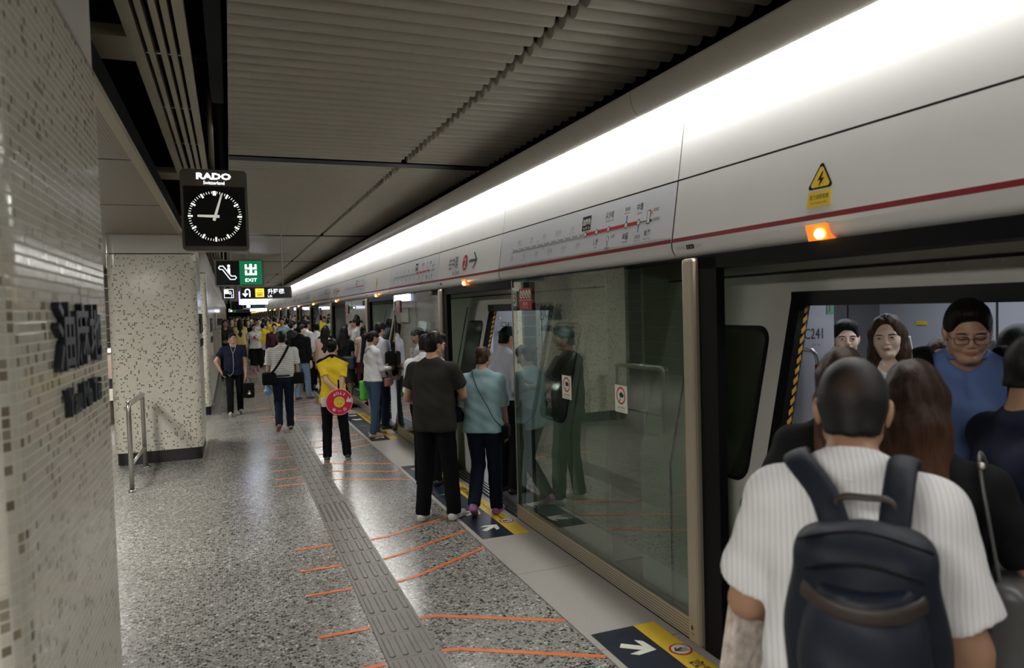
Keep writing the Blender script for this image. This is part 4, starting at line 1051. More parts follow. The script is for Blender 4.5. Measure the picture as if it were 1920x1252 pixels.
# ================================================================ people: distance-field bodies
class SDF:
    """smooth-union field on a rectilinear grid, meshed with surface nets"""
    def __init__(s, lo, hi, res, fine=()):
        ax = []
        for i in range(3):
            cuts = {lo[i], hi[i]}
            for f in fine: cuts |= {max(lo[i], f[0][i]), min(hi[i], f[1][i])}
            cuts = sorted(c for c in cuts if lo[i] <= c <= hi[i]); g = [cuts[0]]
            for a, b_ in zip(cuts[:-1], cuts[1:]):
                m_ = (a + b_) / 2; h = res
                for f in fine:
                    if f[0][i] <= m_ <= f[1][i]: h = min(h, f[2])
                n = max(1, int(math.ceil((b_ - a) / h - 1e-6))); g += list(np.linspace(a, b_, n + 1)[1:])
            ax.append(np.array(g))
        s.ax = ax; s.F = np.full([len(a) for a in ax], 1.0, np.float32)
        s.res = res
    def reg(s, lo, hi):
        sl = []
        for i in range(3):
            a = np.searchsorted(s.ax[i], lo[i]); b_ = np.searchsorted(s.ax[i], hi[i])
            sl.append(slice(max(0, a - 1), min(len(s.ax[i]), b_ + 1)))
        if any(q.stop - q.start < 1 for q in sl): return None, None
        X = s.ax[0][sl[0]][:, None, None]; Y = s.ax[1][sl[1]][None, :, None]; Z = s.ax[2][sl[2]][None, None, :]
        return tuple(sl), (X, Y, Z)
    def put(s, d, sl, op, k):
        A = s.F[sl]
        if op == 'u':
            if k > 0:
                h = np.clip(.5 + .5 * (A - d) / k, 0, 1); s.F[sl] = A * (1 - h) + d * h - k * h * (1 - h)
            else: s.F[sl] = np.minimum(A, d)
        elif op == 's':
            if k > 0:
                h = np.clip(.5 - .5 * (A + d) / k, 0, 1); s.F[sl] = A * (1 - h) - d * h + k * h * (1 - h)
            else: s.F[sl] = np.maximum(A, -d)
    def rc(s, a, b_, r1, r2, k=.02, op='u', sc=None, caps=(), T=None, rip=None):
        a = np.array(a, float); b_ = np.array(b_, float)
        if T is not None: a = T(a); b_ = T(b_); r1 *= T.s; r2 *= T.s
        m_ = max(r1, r2) * (max(sc) if sc else 1) + k + 2.5 * s.res
        sl, g = s.reg(np.minimum(a, b_) - m_, np.maximum(a, b_) + m_)
        if sl is None: return s
        sx_, sy_, sz_ = sc if sc else (1, 1, 1)
        P = [(g[i] - a[i]) / (sx_, sy_, sz_)[i] for i in range(3)]; ba = (b_ - a) / np.array((sx_, sy_, sz_)); L2 = max(1e-9, float(ba @ ba))
        t = np.clip((P[0] * ba[0] + P[1] * ba[1] + P[2] * ba[2]) / L2, 0, 1)
        d = np.sqrt((P[0] - t * ba[0]) ** 2 + (P[1] - t * ba[1]) ** 2 + (P[2] - t * ba[2]) ** 2) - (r1 + (r2 - r1) * t)
        d = d * min(sx_, sy_, sz_)
        if rip is not None: d = d + rip[0] * np.sin(t * rip[1] + rip[2] + 3 * g[0] * rip[3])
        for p, n in caps:
            p = np.array(p, float); n = np.array(n, float); n /= np.linalg.norm(n)
            d = np.maximum(d, (g[0] - p[0]) * n[0] + (g[1] - p[1]) * n[1] + (g[2] - p[2]) * n[2])
        s.put(d.astype(np.float32), sl, op, k); return s
    def el(s, c, r, k=.02, op='u', T=None, R=None, caps=()):
        c = np.array(c, float); r = np.array(r, float)
        if T is not None: c = T(c); r = r * T.s
        m_ = max(r) + k + 2.5 * s.res
        sl, g = s.reg(c - m_, c + m_)
        if sl is None: return s
        P = [g[i] - c[i] for i in range(3)]
        if R is not None: P = [P[0] * R[0][j] + P[1] * R[1][j] + P[2] * R[2][j] for j in range(3)]
        k0 = np.sqrt((P[0] / r[0]) ** 2 + (P[1] / r[1]) ** 2 + (P[2] / r[2]) ** 2) + 1e-9
        k1 = np.sqrt((P[0] / r[0] ** 2) ** 2 + (P[1] / r[1] ** 2) ** 2 + (P[2] / r[2] ** 2) ** 2) + 1e-9
        d = k0 * (k0 - 1) / k1
        for p, n in caps:
            p = np.array(p, float); n = np.array(n, float)
            if T is not None: p = T(p); n = T.R @ n
            n = n / np.linalg.norm(n)
            d = np.maximum(d, (g[0] - p[0]) * n[0] + (g[1] - p[1]) * n[1] + (g[2] - p[2]) * n[2])
        s.put(d.astype(np.float32) + np.zeros(s.F[sl].shape, np.float32), sl, op, k); return s
    def rb(s, c, h, r, k=.02, op='u', R=None):
        c = np.array(c, float); h = np.array(h, float); m_ = max(h) * 1.3 + r + k + 2.5 * s.res
        sl, g = s.reg(c - m_, c + m_)
        if sl is None: return s
        P = [g[i] - c[i] for i in range(3)]
        if R is not None: P = [P[0] * R[0][j] + P[1] * R[1][j] + P[2] * R[2][j] for j in range(3)]
        q = [np.abs(P[i]) - h[i] + r for i in range(3)]
        d = np.sqrt(np.maximum(q[0], 0) ** 2 + np.maximum(q[1], 0) ** 2 + np.maximum(q[2], 0) ** 2) + np.minimum(np.maximum(np.maximum(q[0], q[1]), q[2]), 0) - r
        s.put(d.astype(np.float32), sl, op, k); return s
    def cut(s, p, n):
        p = np.array(p, float); n = np.array(n, float); n /= np.linalg.norm(n); g = [s.ax[0][:, None, None], s.ax[1][None, :, None], s.ax[2][None, None, :]]
        s.F = np.maximum(s.F, ((g[0] - p[0]) * n[0] + (g[1] - p[1]) * n[1] + (g[2] - p[2]) * n[2]).astype(np.float32)); return s
    def fold(s, amp, fr=(9, 9, 5), seed=0, zr=None):
        g = [s.ax[0][:, None, None], s.ax[1][None, :, None], s.ax[2][None, None, :]]
        q = np.sin(g[0] * fr[0] * 3 + g[2] * fr[2] * 4 + seed) * np.sin(g[1] * fr[1] * 3 - g[2] * fr[2] * 3 + seed * 1.7) + .6 * np.sin(g[2] * fr[2] * 11 + g[0] * fr[0] * 4 + g[1] * 13 + seed * 2.3)
        if zr: q = q * np.clip((zr[1] - g[2]) / (zr[1] - zr[0]), 0, 1)
        s.F = s.F + (amp * q).astype(np.float32); return s
    def mesh(s):
        F = s.F; F[0], F[-1] = 1, 1; F[:, 0], F[:, -1] = 1, 1; F[:, :, 0], F[:, :, -1] = 1, 1
        ins = F < 0
        nx, ny, nz = F.shape
        c = np.zeros((nx - 1, ny - 1, nz - 1), np.uint8)
        for i in (0, 1):
            for j in (0, 1):
                for k in (0, 1): c += ins[i:nx - 1 + i, j:ny - 1 + j, k:nz - 1 + k]
        act = np.nonzero((c > 0) & (c < 8)); I, J, K = act
        if len(I) == 0: return np.zeros((0, 3)), np.zeros((0, 4), int)
        idm = np.full(c.shape, -1, np.int32); idm[act] = np.arange(len(I))
        acc = np.zeros((len(I), 3)); cnt = np.zeros(len(I))
        for ax_ in range(3):
            for u in (0, 1):
                for v in (0, 1):
                    o0 = [0, 0, 0]; oth = [q for q in range(3) if q != ax_]; o0[oth[0]] = u; o0[oth[1]] = v; o1 = list(o0); o1[ax_] = 1
                    f0 = F[I + o0[0], J + o0[1], K + o0[2]]; f1 = F[I + o1[0], J + o1[1], K + o1[2]]
                    m_ = (f0 < 0) != (f1 < 0); t = np.where(m_, f0 / np.where(m_, f0 - f1, 1), 0)
                    p0 = np.stack([s.ax[0][I + o0[0]], s.ax[1][J + o0[1]], s.ax[2][K + o0[2]]], 1); p1 = np.stack([s.ax[0][I + o1[0]], s.ax[1][J + o1[1]], s.ax[2][K + o1[2]]], 1)
                    acc += (p0 + (p1 - p0) * t[:, None]) * m_[:, None]; cnt += m_
        V = acc / cnt[:, None]; faces = []
        for ax_ in range(3):
            a, b_ = [q for q in range(3) if q != ax_]
            sl0 = [slice(1, n - 1) for n in F.shape]; sl0[ax_] = slice(0, F.shape[ax_] - 1); sl1 = list(sl0); sl1[ax_] = slice(1, F.shape[ax_])
            A = ins[tuple(sl0)]; B = ins[tuple(sl1)]
            e = np.nonzero(A != B); fl = A[e]; e = [q + 1 if i != ax_ else q for i, q in enumerate(e)]
            def cell(da, db):
                idx = [e[0], e[1], e[2]]; idx[a] = idx[a] - da; idx[b_] = idx[b_] - db; return idm[tuple(idx)]
            q = np.stack([cell(1, 1), cell(0, 1), cell(0, 0), cell(1, 0)], 1)
            if ax_ == 1: fl = ~fl
            q[~fl] = q[~fl][:, ::-1]; faces.append(q)
        return V, np.concatenate(faces)
    def build(s, name, mat, parent=None, origin=None):
        V, Fc = s.mesh()
        me = bpy.data.meshes.new(name)
        me.vertices.add(len(V)); me.vertices.foreach_set('co', V.astype(np.float32).ravel())
        me.loops.add(len(Fc) * 4); me.loops.foreach_set('vertex_index', Fc.astype(np.int32).ravel())
        me.polygons.add(len(Fc)); me.polygons.foreach_set('loop_start', np.arange(len(Fc), dtype=np.int32) * 4)
        me.polygons.foreach_set('use_smooth', np.ones(len(Fc), bool))
        me.materials.append(mat); me.update(calc_edges=True); me.validate()
        o = bpy.data.objects.new(name, me); COL.objects.link(o)
        if parent is not None: o.parent = parent
        return o

SK = [pmat('skin_light', (.52, .33, .24), .5), pmat('skin_mid', (.42, .25, .17), .5), pmat('skin_tan', (.30, .165, .10), .5), pmat('skin_pale', (.66, .48, .38), .5)]
HR = dict(black=hair_mat('hair_black', (.0035, .0035, .0035), (.012, .011, .010)), brown=hair_mat('hair_brown', (.022, .012, .008), (.065, .036, .022)),
          auburn=hair_mat('hair_auburn', (.010, .006, .004), (.030, .014, .009), tip=(.15, .065, .034), tipz=(1.22, 1.66)), grey=hair_mat('hair_grey', (.02, .02, .018), (.09, .085, .075)),
          buzz=None)
m, nt, b = newmat('cropped_hair')
tc = nt.nodes.new('ShaderNodeTexCoord'); n = nt.nodes.new('ShaderNodeTexNoise'); n.inputs['Scale'].default_value = 220; nt.links.new(tc.outputs['Object'], n.inputs['Vector'])
col = ramp_n(nt, n.outputs['Fac'], [(.35, (.003, .0026, .0022)), (.7, (.011, .009, .0075))])
vm = nt.nodes.new('ShaderNodeVectorMath'); vm.operation = 'DISTANCE'; nt.links.new(tc.outputs['Object'], vm.inputs[0]); vm.inputs[1].default_value = (-.006, -.02, 1.70)
BALD = vm
r = nt.nodes.new('ShaderNodeMapRange'); r.inputs[1].default_value = .03; r.inputs[2].default_value = .085; r.inputs[3].default_value = .75; r.inputs[4].default_value = 0; nt.links.new(vm.outputs['Value'], r.inputs[0])
nt.links.new(mix_n(nt, r.outputs[0], col, (.085, .042, .025)), b.inputs['Base Color']); b.inputs['Roughness'].default_value = .6; b.inputs['Specular IOR Level'].default_value = .25
HR['buzz'] = m
M_lip = pmat('lip', (.36, .13, .105), .45); M_eyew = pmat('eye_white', (.62, .58, .54), .3); M_iris = pmat('iris', (.008, .006, .005), .2); M_brow = pmat('brow', (.012, .009, .008), .7)
M_wire = pmat('glasses_wire', (.05, .05, .05), .3, .6); M_lens2 = thin_glass('spectacle_lens', (.9, .92, .92), .5)

class HeadT:
    def __init__(s, c, yaw=0, pitch=0, roll=0, sc=1.0):
        R = Matrix.Rotation(-yaw, 3, 'Z') @ Matrix.Rotation(pitch, 3, 'X') @ Matrix.Rotation(roll, 3, 'Y')
        s.R = np.array([[R[i][j] for j in range(3)] for i in range(3)]); s.c = np.array(c, float); s.s = sc
        # pivot at the top of the neck
        s.pv = np.array((0, -.02, -.07))
    def __call__(s, p): return s.c + s.pv + s.R @ ((np.array(p, float) - s.pv) * s.s)
    def M(s):
        o = s(np.zeros(3)); R = s.R * s.s
        return Matrix(((R[0][0], R[0][1], R[0][2], o[0]), (R[1][0], R[1][1], R[1][2], o[1]), (R[2][0], R[2][1], R[2][2], o[2]), (0, 0, 0, 1)))
def limb_ik(a, c, l1, l2, hint):
    a = np.array(a, float); c = np.array(c, float); d = c - a; L = np.linalg.norm(d)
    if L > (l1 + l2) * .999: c = a + d / L * (l1 + l2) * .999; d = c - a; L = np.linalg.norm(d)
    x = (l1 * l1 - l2 * l2 + L * L) / (2 * L); h = math.sqrt(max(0, l1 * l1 - x * x)); u = d / L
    hv = np.array(hint, float); hv -= u * (hv @ u); hv /= np.linalg.norm(hv) + 1e-9
    return a + u * x + hv * h, c
def person(name_lab, cat_lab, loc, face, h=1.72, sex='m', res=.011, skin=0, hair='short', hcol='black', top=None, bottom=None, shoes=None,
           wL=(-.235, .04, .82), wR=(.235, .04, .82), eL=(-.3, -1, -.2), eR=(.3, -1, -.2), aL=(-.10, 0, .08), aR=(.10, 0, .08), kd=(0, 1, 0), head=(0, 0, 0), facelvl=0, lean=0.0, hand_curl=.6, group=None, seed=0, build=1.0, parts_extra=None, glasses=False, fine_hands=True, lookdown=False, headsc=.95, hoff=(0, .006)):
    """face = heading in degrees, clockwise from +Y; joints in a 1.75 m figure, scaled to h. top=(kind,mat,[sleeve]) bottom=(kind,mat)"""
    S = h / 1.75; f = sex == 'f'
    root = None
    sw = (.158 if f else .176) * build; hipw = .092
    ln = lambda p: (p[0], p[1] + lean * max(0, p[2] - .9), p[2])
    sh = {-1: np.array(ln((-sw, -.005, 1.405))), 1: np.array(ln((sw, -.005, 1.405)))}
    hp = {-1: np.array((-hipw, 0, .93)), 1: np.array((hipw, 0, .93))}
    wr = {-1: np.array(wL, float), 1: np.array(wR, float)}; el = {}; kn = {}; an = {-1: np.array(aL, float), 1: np.array(aR, float)}
    for sd, hint in ((-1, eL), (1, eR)): el[sd], wr[sd] = limb_ik(sh[sd], wr[sd], .285, .26, hint)
    for sd in (-1, 1): kn[sd], an[sd] = limb_ik(hp[sd], an[sd], .43, .425, kd)
    hc = np.array(ln((0, .015, 1.635))) + (0, hoff[0], hoff[1])
    HT = HeadT(hc, math.radians(head[0]), math.radians(head[1]), math.radians(head[2]), headsc)
    allp = list(sh.values()) + list(wr.values()) + list(el.values()) + list(kn.values()) + list(an.values())
    lo = np.min(allp, axis=0) - .17; hi = np.max(allp, axis=0) + .19; lo[2] = -.01; hi[2] = 1.80; lo[0] = min(lo[0], -.24); hi[0] = max(hi[0], .24); lo[1] = min(lo[1], -.20); hi[1] = max(hi[1], .24)
    fine = []
    if res < .012:
        hr = {0: .006, 1: .0042, 2: .0026}[facelvl]
        fine.append((hc - np.array((.095, .11, .13)), hc + np.array((.095, .13, .13)), hr))
        if fine_hands:
            for sd in (-1, 1): fine.append((wr[sd] - .12, wr[sd] + .12, .0055))
    B = SDF(lo, hi, res, fine)
    # torso
    wst = .085 if f else .095 * build; hp_r = .105 if f else .10
    for x in (-1, 1):
        B.rc(ln((x * .07, 0, 1.31)), ln((x * .052, 0, 1.09)), .098 * build, wst, .05); B.rc(ln((x * .052, 0, 1.09)), (x * .075, 0, .95), wst, hp_r, .05)
        B.rc(ln((x * .14, -.01, 1.408)), ln((x * .035, -.015, 1.475)), .046, .05, .03); B.rc(sh[x], ln((x * .08, 0, 1.33)), .055, .09, .04)
        if f: B.el(ln((x * .065, .085, 1.27)), (.055, .05, .055), .03)
        B.rc(hp[x], kn[x], .085, .056, .03); B.rc(kn[x], an[x] + (0, 0, .0), .051, .035, .02)
        B.el(kn[x] * .65 + an[x] * .35 + (0, -.010, 0), (.036, .038, .08), .02)
        B.rc(an[x] + (0, -.03, -.045), an[x] + (x * .012, .13, -.055), .032, .026, .02)
        # arms
        ar = .042 if f else .05
        B.rc(sh[x], el[x], ar + .004, ar - .008, .03); B.rc(el[x], wr[x], ar - .006, .026, .02)
        # hand: palm, four fingers, thumb
        d = wr[x] - el[x]; d /= np.linalg.norm(d); inw = np.array((-x, 0, 0.0)) - d * (np.array((-x, 0, 0.0)) @ d)
        if np.linalg.norm(inw) < .2: inw = np.array((0, 0, -1.0)) - d * (-d[2])
        inw /= np.linalg.norm(inw)      # palm normal
        sd_ = np.cross(d, inw); fwd = sd_ if sd_[1] > 0 or abs(sd_[1]) < .3 and sd_[2] > 0 else -sd_   # thumb side
        pc = wr[x] + d * .045
        B.rc(wr[x] + d * .02 - fwd * .015, pc + d * .03 - fwd * .025, .019, .015, .012); B.rc(wr[x] + d * .02 + fwd * .012, pc + d * .03 + fwd * .025, .019, .015, .012)
        for i, L in enumerate((.066, .076, .070, .054)):
            b0 = pc + d * (.038 - .004 * abs(i - 1)) + fwd * (.030 - .020 * i); c1, c2 = hand_curl * .6, hand_curl * 1.5
            m1 = b0 + (d * math.cos(c1) + inw * math.sin(c1)) * L * .5; m2 = m1 + (d * math.cos(c2) + inw * math.sin(c2)) * L * .5
            B.rc(b0, m1, .0095, .0085, .004); B.rc(m1, m2, .0085, .0068, .003)
        t0 = wr[x] + d * .03 + fwd * .028; t1 = t0 + d * .035 + fwd * .028 + inw * .012; B.rc(t0, t1, .012, .0095, .008); B.rc(t1, t1 + d * .028 + inw * .014, .0095, .0075, .003)
    # neck and head
    nb = ln((0, -.02, 1.46)); B.rc(nb, HT((0, -.018, -.075)), .056 if not f else .047, .053 if not f else .044, .03)
    B.el((0, -.012, .035), (.070, .094, .084), .02, T=HT); B.rc((0, .02, -.005), (0, .052, -.083), .061, .030, .03, T=HT)
    for x in (-1, 1):
        B.el((x * .036, .052, -.022), (.029, .030, .034), .02, T=HT); B.rc((x * .044, .005, -.05), (x * .02, .055, -.085), .020, .018, .02, T=HT)
        B.el((x * .073, -.010, -.005), (.009, .019, .033), .006, T=HT, R=HT.R); B.el((x * .080, -.016, .004), (.007, .018, .025), .004, T=HT, R=HT.R)
    if facelvl >= 1:
        for x in (-1, 1): B.el((x * .031, .100, .006), (.019, .016, .011), .012, 's', T=HT)
        B.rc((-.042, .078, .026), (.042, .078, .026), .011, .011, .012, T=HT)
        B.rc((0, .088, .012), (0, .103, -.020), .0075, .0115, .010, T=HT)
        for x in (-1, 1):
            B.el((x * .012, .097, -.024), (.009, .010, .008), .005, T=HT); B.el((x * .031, .084, .0055), (.0165, .010, .0105), .004, T=HT)
        B.el((0, .084, -.048), (.026, .014, .016), .010, T=HT); B.el((0, .083, -.083), (.018, .014, .014), .012, T=HT)
        if facelvl == 2: B.el((0, .100, -.054), (.024, .006, .0022), .003, 's', T=HT)
    else: B.rc((0, .085, .01), (0, .100, -.022), .008, .012, .01, T=HT)
    root = B.build('person', SK[skin])
    root.location = (loc[0], loc[1], loc[2] if len(loc) > 2 else 0); root.rotation_euler = (0, 0, -math.radians(face)); root.scale = (S, S, S)
    tag(root, name_lab, cat_lab, group)
    if facelvl >= 1:
        Mh = HT.M()
        lp_ = SDF(hc - .16, hc + .16, .02, [(HT((0, .09, -.055)) - .032, HT((0, .09, -.055)) + .032, .0022 if facelvl == 2 else .004)])
        lp_.el((-.008, .0945, -.0490), (.0135, .006, .0042), .003, T=HT); lp_.el((.008, .0945, -.0490), (.0135, .006, .0042), .003, T=HT); lp_.el((0, .0935, -.0575), (.0175, .0065, .0050), .002, T=HT)
        lp_.build('lips', M_lip, root)
        for x in (-1, 1):
            mb = MB()
            if not lookdown:
                almond = [(x * .031 + .0145 * math.cos(a), .0952 - .10 * (.0145 * math.cos(a) * x) ** 1 * .9 - .0005 , .0062 + (.0052 if math.sin(a) > 0 else .004) * math.sin(a)) for a in np.linspace(0, 2 * PI, 17)[:-1]]
                mb.add([Mh @ Vector(p) for p in almond] + [Mh @ Vector((p[0], p[1] - .006, p[2])) for p in almond], [tuple(range(16)), tuple(range(31, 15, -1))] + [(i, (i + 1) % 16, 16 + (i + 1) % 16, 16 + i) for i in range(16)], M_eyew)
                mb.sphere((0, 0, 0), 1, M_iris, 10, 6)
                n0 = len(mb.v) - len(MB().sphere((0, 0, 0), 1, M_iris, 10, 6).v)
                for i in range(n0, len(mb.v)):
                    v = mb.v[i]; mb.v[i] = tuple(Mh @ Vector((x * .031 + v[0] * .0052, .0945 + v[1] * .0022, .0066 + v[2] * .0050)))
            mb.tube([Mh @ Vector((x * (.031 + .0155 * q), .0955 - .003 * max(0, q), (.0108 if not lookdown else .0035) - (.0045 if not lookdown else -.004) * q * q)) for q in np.linspace(-1, 1, 7)], [.0010, .0014, .0016, .0017, .0016, .0014, .0010], M_iris, 5)
            mb.build('eye', root)
            mb = MB(); mb.tube([Mh @ Vector((x * (.033 + .019 * q), .0925 - .010 * max(0, q) ** 2, .0255 - .004 * q * q)) for q in np.linspace(-1, 1, 7)], [.0014, .0026, .003, .003, .0026, .002, .001], M_brow, 5, sq=None); mb.build('eyebrow', root)
    if glasses:
        Mh = HT.M(); mb = MB()
        for x in (-1, 1):
            mb.tube([Mh @ Vector((x * .033 + p[0], .108, .002 + p[1])) for p in rrect(0, 0, .048, .030, .011, 3)], .0011, M_wire, 5, closed=True)
            mb.tube([Mh @ Vector(p) for p in ((x * .057, .107, .008), (x * .070, .09, .010), (x * .0735, .0, .010), (x * .074, -.02, -.004))], .0012, M_wire, 5)
        mb.tube([Mh @ Vector(p) for p in ((-.010, .109, .006), (0, .111, .008), (.010, .109, .006))], .0011, M_wire, 5)
        g = mb.build('glasses', root)
    # ------------------------------------------------ clothes
    cres = res if res > .012 else max(res * .8, .007)
    if top:
        kind, mt = top[0], top[1]; slv = top[2] if len(top) > 2 else .55; loose = top[3] if len(top) > 3 else .014; hem = top[4] if len(top) > 4 else .86
        Cc = SDF(lo, hi, cres)
        for x in (-1, 1):
            q = loose
            Cc.rc(ln((x * .07, 0, 1.31)), ln((x * .055, 0, 1.09)), .100 * build + q, wst + q * 1.5, .05); Cc.rc(ln((x * .055, 0, 1.09)), (x * .078, 0, .90), wst + q * 1.5, hp_r + q + .014, .05)
            Cc.rc(ln((x * .14, -.01, 1.408)), ln((x * .042, -.015, 1.470)), .050 + q * .4, .053 + q * .3, .03); Cc.rc(sh[x], ln((x * .08, 0, 1.33)), .057 + q * .5, .094 + q, .04)
            if f: Cc.el(ln((x * .065, .088, 1.27)), (.057, .05, .057), .03)
            ar = .042 if f else .05
            if slv > 0:
                t = min(slv, 1.0); e1 = sh[x] + (el[x] - sh[x]) * t; dd_ = (el[x] - sh[x]); nrm = dd_ if slv <= 1 else None
                Cc.rc(sh[x], e1 if slv <= 1 else el[x], ar + .010 + q * .5, ar + .006 + q * (1.1 if slv <= 1 else .4), .025, caps=[(e1, dd_)] if slv <= 1 else ())
                if slv > 1:
                    t2 = slv - 1; e2 = el[x] + (wr[x] - el[x]) * min(t2, .97); Cc.rc(el[x], e2, ar + .006 + q * .3, .032 + q * .5, .02, caps=[(e2, wr[x] - el[x])])
        Cc.rc(ln((0, -.020, 1.36)), ln((0, -.020, 1.462)), .088, .066 if not f else .060, .03)
        Cc.cut((0, 0, hem), (0, 0, -1)); Cc.rc(ln((0, .022, 1.502)), ln((0, .0, 1.62)), .055 if not f else .052, .085, .004, 's')
        if kind == 'shirt': Cc.rc(ln((0, .105, 1.36)), ln((0, .055, 1.53)), .006, .055, .003, 's')
        if res < .02: Cc.fold(.0035 if res < .012 else .002, seed=seed, zr=(1.25, 1.5))
        o = Cc.build('shirt' if kind != 'dress' else 'dress', mt, root)
        if kind in ('polo', 'shirt'):
            cm = top[5] if len(top) > 5 else mt
            Cl = SDF(np.array(nb) - .16, np.array(nb) + .16, cres * .75)
            Cl.rc(ln((0, -.022, 1.445)), HT((0, -.018, -.062)), .073 if not f else .064, .065 if not f else .056, 0); Cl.cut(ln((0, -.02, 1.535 if kind == 'shirt' else 1.520)), (0, .42, 1)); Cl.cut(ln((0, 0, 1.482)), (0, .10, -1))
            Cl.rc(ln((0, -.02, 1.38)), HT((0, -.015, -.03)), .057 if not f else .05, .057 if not f else .048, .002, 's'); Cl.rc(ln((0, .05, 1.40)), ln((0, .075, 1.56)), .012, .05, .003, 's')
            Cl.build('collar', cm, root)
    hemz = (top[4] if top and len(top) > 4 else .86); tuck = hemz > .98
    if bottom:
        kind, mt = bottom[0], bottom[1]; lz = bottom[2] if len(bottom) > 2 else .012
        Cc = SDF(lo, hi, cres)
        for x in (-1, 1):
            Cc.rc((x * .060, 0, 1.00), (x * .075, 0, .92), wst + .006, hp_r + .008, .05)
            if kind in ('trousers', 'shorts'):
                e1 = an[x] + (0, 0, .0); 
                if kind == 'shorts':
                    e1 = hp[x] + (kn[x] - hp[x]) * .75; Cc.rc(hp[x], e1, .092 + lz, .075 + lz, .03, caps=[(e1, kn[x] - hp[x])])
                else:
                    Cc.rc(hp[x], kn[x], .088 + lz, .058 + lz, .03); Cc.rc(kn[x], e1, .062 + lz * .9, .052 + lz, .02, caps=[(an[x] + (an[x] - kn[x]) * .06, an[x] - kn[x])])
            else:
                zk = {'skirt': .55, 'longskirt': .25, 'miniskirt': .68}[kind]
                e1 = hp[x] + (kn[x] - hp[x]) * (.93 - zk) / .43 if zk > .5 else kn[x] * .3 + an[x] * .7
                Cc.rc(hp[x], e1, .095 + lz, .10 + lz * 2, .07, caps=[((0, 0, zk), (0, 0, -1))])
        Cc.cut((0, 0, 1.03 if tuck else hemz + .05), (0, 0, 1))
        if res < .02: Cc.fold(.0025, fr=(7, 7, 4), seed=seed + 5)
        Cc.build({'trousers': 'trousers', 'shorts': 'shorts'}.get(kind, 'skirt'), mt, root)
    if shoes:
        for x in (-1, 1):
            a = an[x]; Sx = SDF(a - .2, a + .24, max(cres * .8, .006) if res < .02 else res)
            up_ = max(0, (a[2] - .08)) * 1.6 if a[1] < -.05 else 0     # heel lifted when the leg trails
            hl = a + (0, -.045, -.040); tt = a + (x * .02, .155 - up_ * .3, -.052 - up_ * .55)
            Sx.rc(hl, tt, .040, .036, .02, sc=(1, 1, .9)); Sx.rc(a + (0, -.01, .0), a + (x * .01, .07, -.03), .043, .036, .02)
            if up_ == 0: Sx.cut((0, 0, a[2] - .078), (0, 0, -1))
            so = Sx.build('shoe', shoes[0], root)
            if len(shoes) > 1:
                Sx = SDF(a - .2, a + .24, max(cres * .8, .006)); Sx.rc(hl, tt, .043, .040, .02); nn = np.cross(tt - hl, (1, 0, 0)); nn = nn / np.linalg.norm(nn) * (1 if nn[2] > 0 else -1)
                Sx.cut(hl + nn * -.012, nn); Sx.cut(hl + nn * (-.038), -nn); Sx.build('sole', shoes[1], so)
    # ------------------------------------------------ hair
    if hair:
        hres = .005 if res < .012 and facelvl else (.007 if res < .012 else res * .9)
        zl = 1.75 - {'long': .60, 'verylong': .70, 'bob': .30, 'pony': .50}.get(hair, .25)
        Hh = SDF((-.2, -.28, zl - .05), (.2, .22, 1.82), hres)
        g = {'buzz': .004, 'short': .012, 'bun': .008, 'pony': .008, 'long': .012, 'verylong': .012, 'bob': .014, 'crop': .006}[hair]
        Hh.el((0, -.014, .040), (.072 + g * .8, .097 + g, .084 + g), 0, T=HT)
        if hair in ('short', 'crop', 'buzz'):
            Hh.rc((0, -.035, .0), (0, -.040, -.055), .071 + g * .3, .060, .02, T=HT)
            if hair == 'short': Hh.el((0, .045, .092), (.062, .05, .030), .03, T=HT)
            Hh.el((0, .138, -.040), (.105, .105, .128), .012, 's', T=HT); Hh.el((0, -.03, -.135), (.14, .14, .078 if hair != 'short' else .062), .006, 's', T=HT)
            for x in (-1, 1): Hh.el((x * .080, .012, -.022), (.022, .034, .038), .004, 's', T=HT)
        elif hair in ('bun', 'pony'):
            Hh.rc((0, -.04, .0), (0, -.05, -.045), .074, .055, .02, T=HT); Hh.el((0, .130, -.035), (.105, .10, .106), .010, 's', T=HT)
            Hh.el((0, -.02, -.135), (.14, .14, .065), .006, 's', T=HT)
            for x in (-1, 1): Hh.el((x * .080, .010, -.024), (.022, .034, .038), .004, 's', T=HT)
            if hair == 'bun': Hh.el((0, -.140, .030), (.042, .044, .048), .012, T=HT)
            else: Hh.rc((0, -.12, .04), (0, -.17, -.02), .030, .044, .015, T=HT); Hh.rc(HT((0, -.17, -.02)), ln((.0, -.20, 1.27)), .042, .024, .02)
        else:
            ln_ = {'long': 1.28, 'verylong': 1.16, 'bob': 1.50}[hair]
            Hh.rc((0, -.03, .01), (0, -.055, -.07), .086, .080, .02, T=HT)
            for x in (-1, 1):
                Hh.rc(HT((x * .055, -.025, .02)), HT((x * .062, -.02, -.10)), .040, .036, .02)
                if hair != 'bob': Hh.rc(HT((x * .050, -.05, -.08)), ln((x * .065, -.085, ln_ + .06)), .050, .030, .03); Hh.rc(HT((x * .064, .0, -.08)), ln((x * .088, .05, 1.42)), .026, .018, .02)
            if hair != 'bob': Hh.rc(HT((0, -.06, -.07)), ln((0, -.105, ln_)), .060, .034, .04)
            Hh.el((0, .150, -.030), (.074, .124, .158), .016, 's', T=HT); Hh.rc((0.004, .09, .088), (0.002, -.02, .142), .0065, .004, .006, 's', T=HT)
        if hres < .008: Hh.fold({'buzz': .0004, 'short': .0016, 'crop': .0010}.get(hair, .0026), fr=(34, 34, 4.5), seed=seed)
        Hh.build('hair', HR[hcol], root)
    root['_S'] = S
    return root
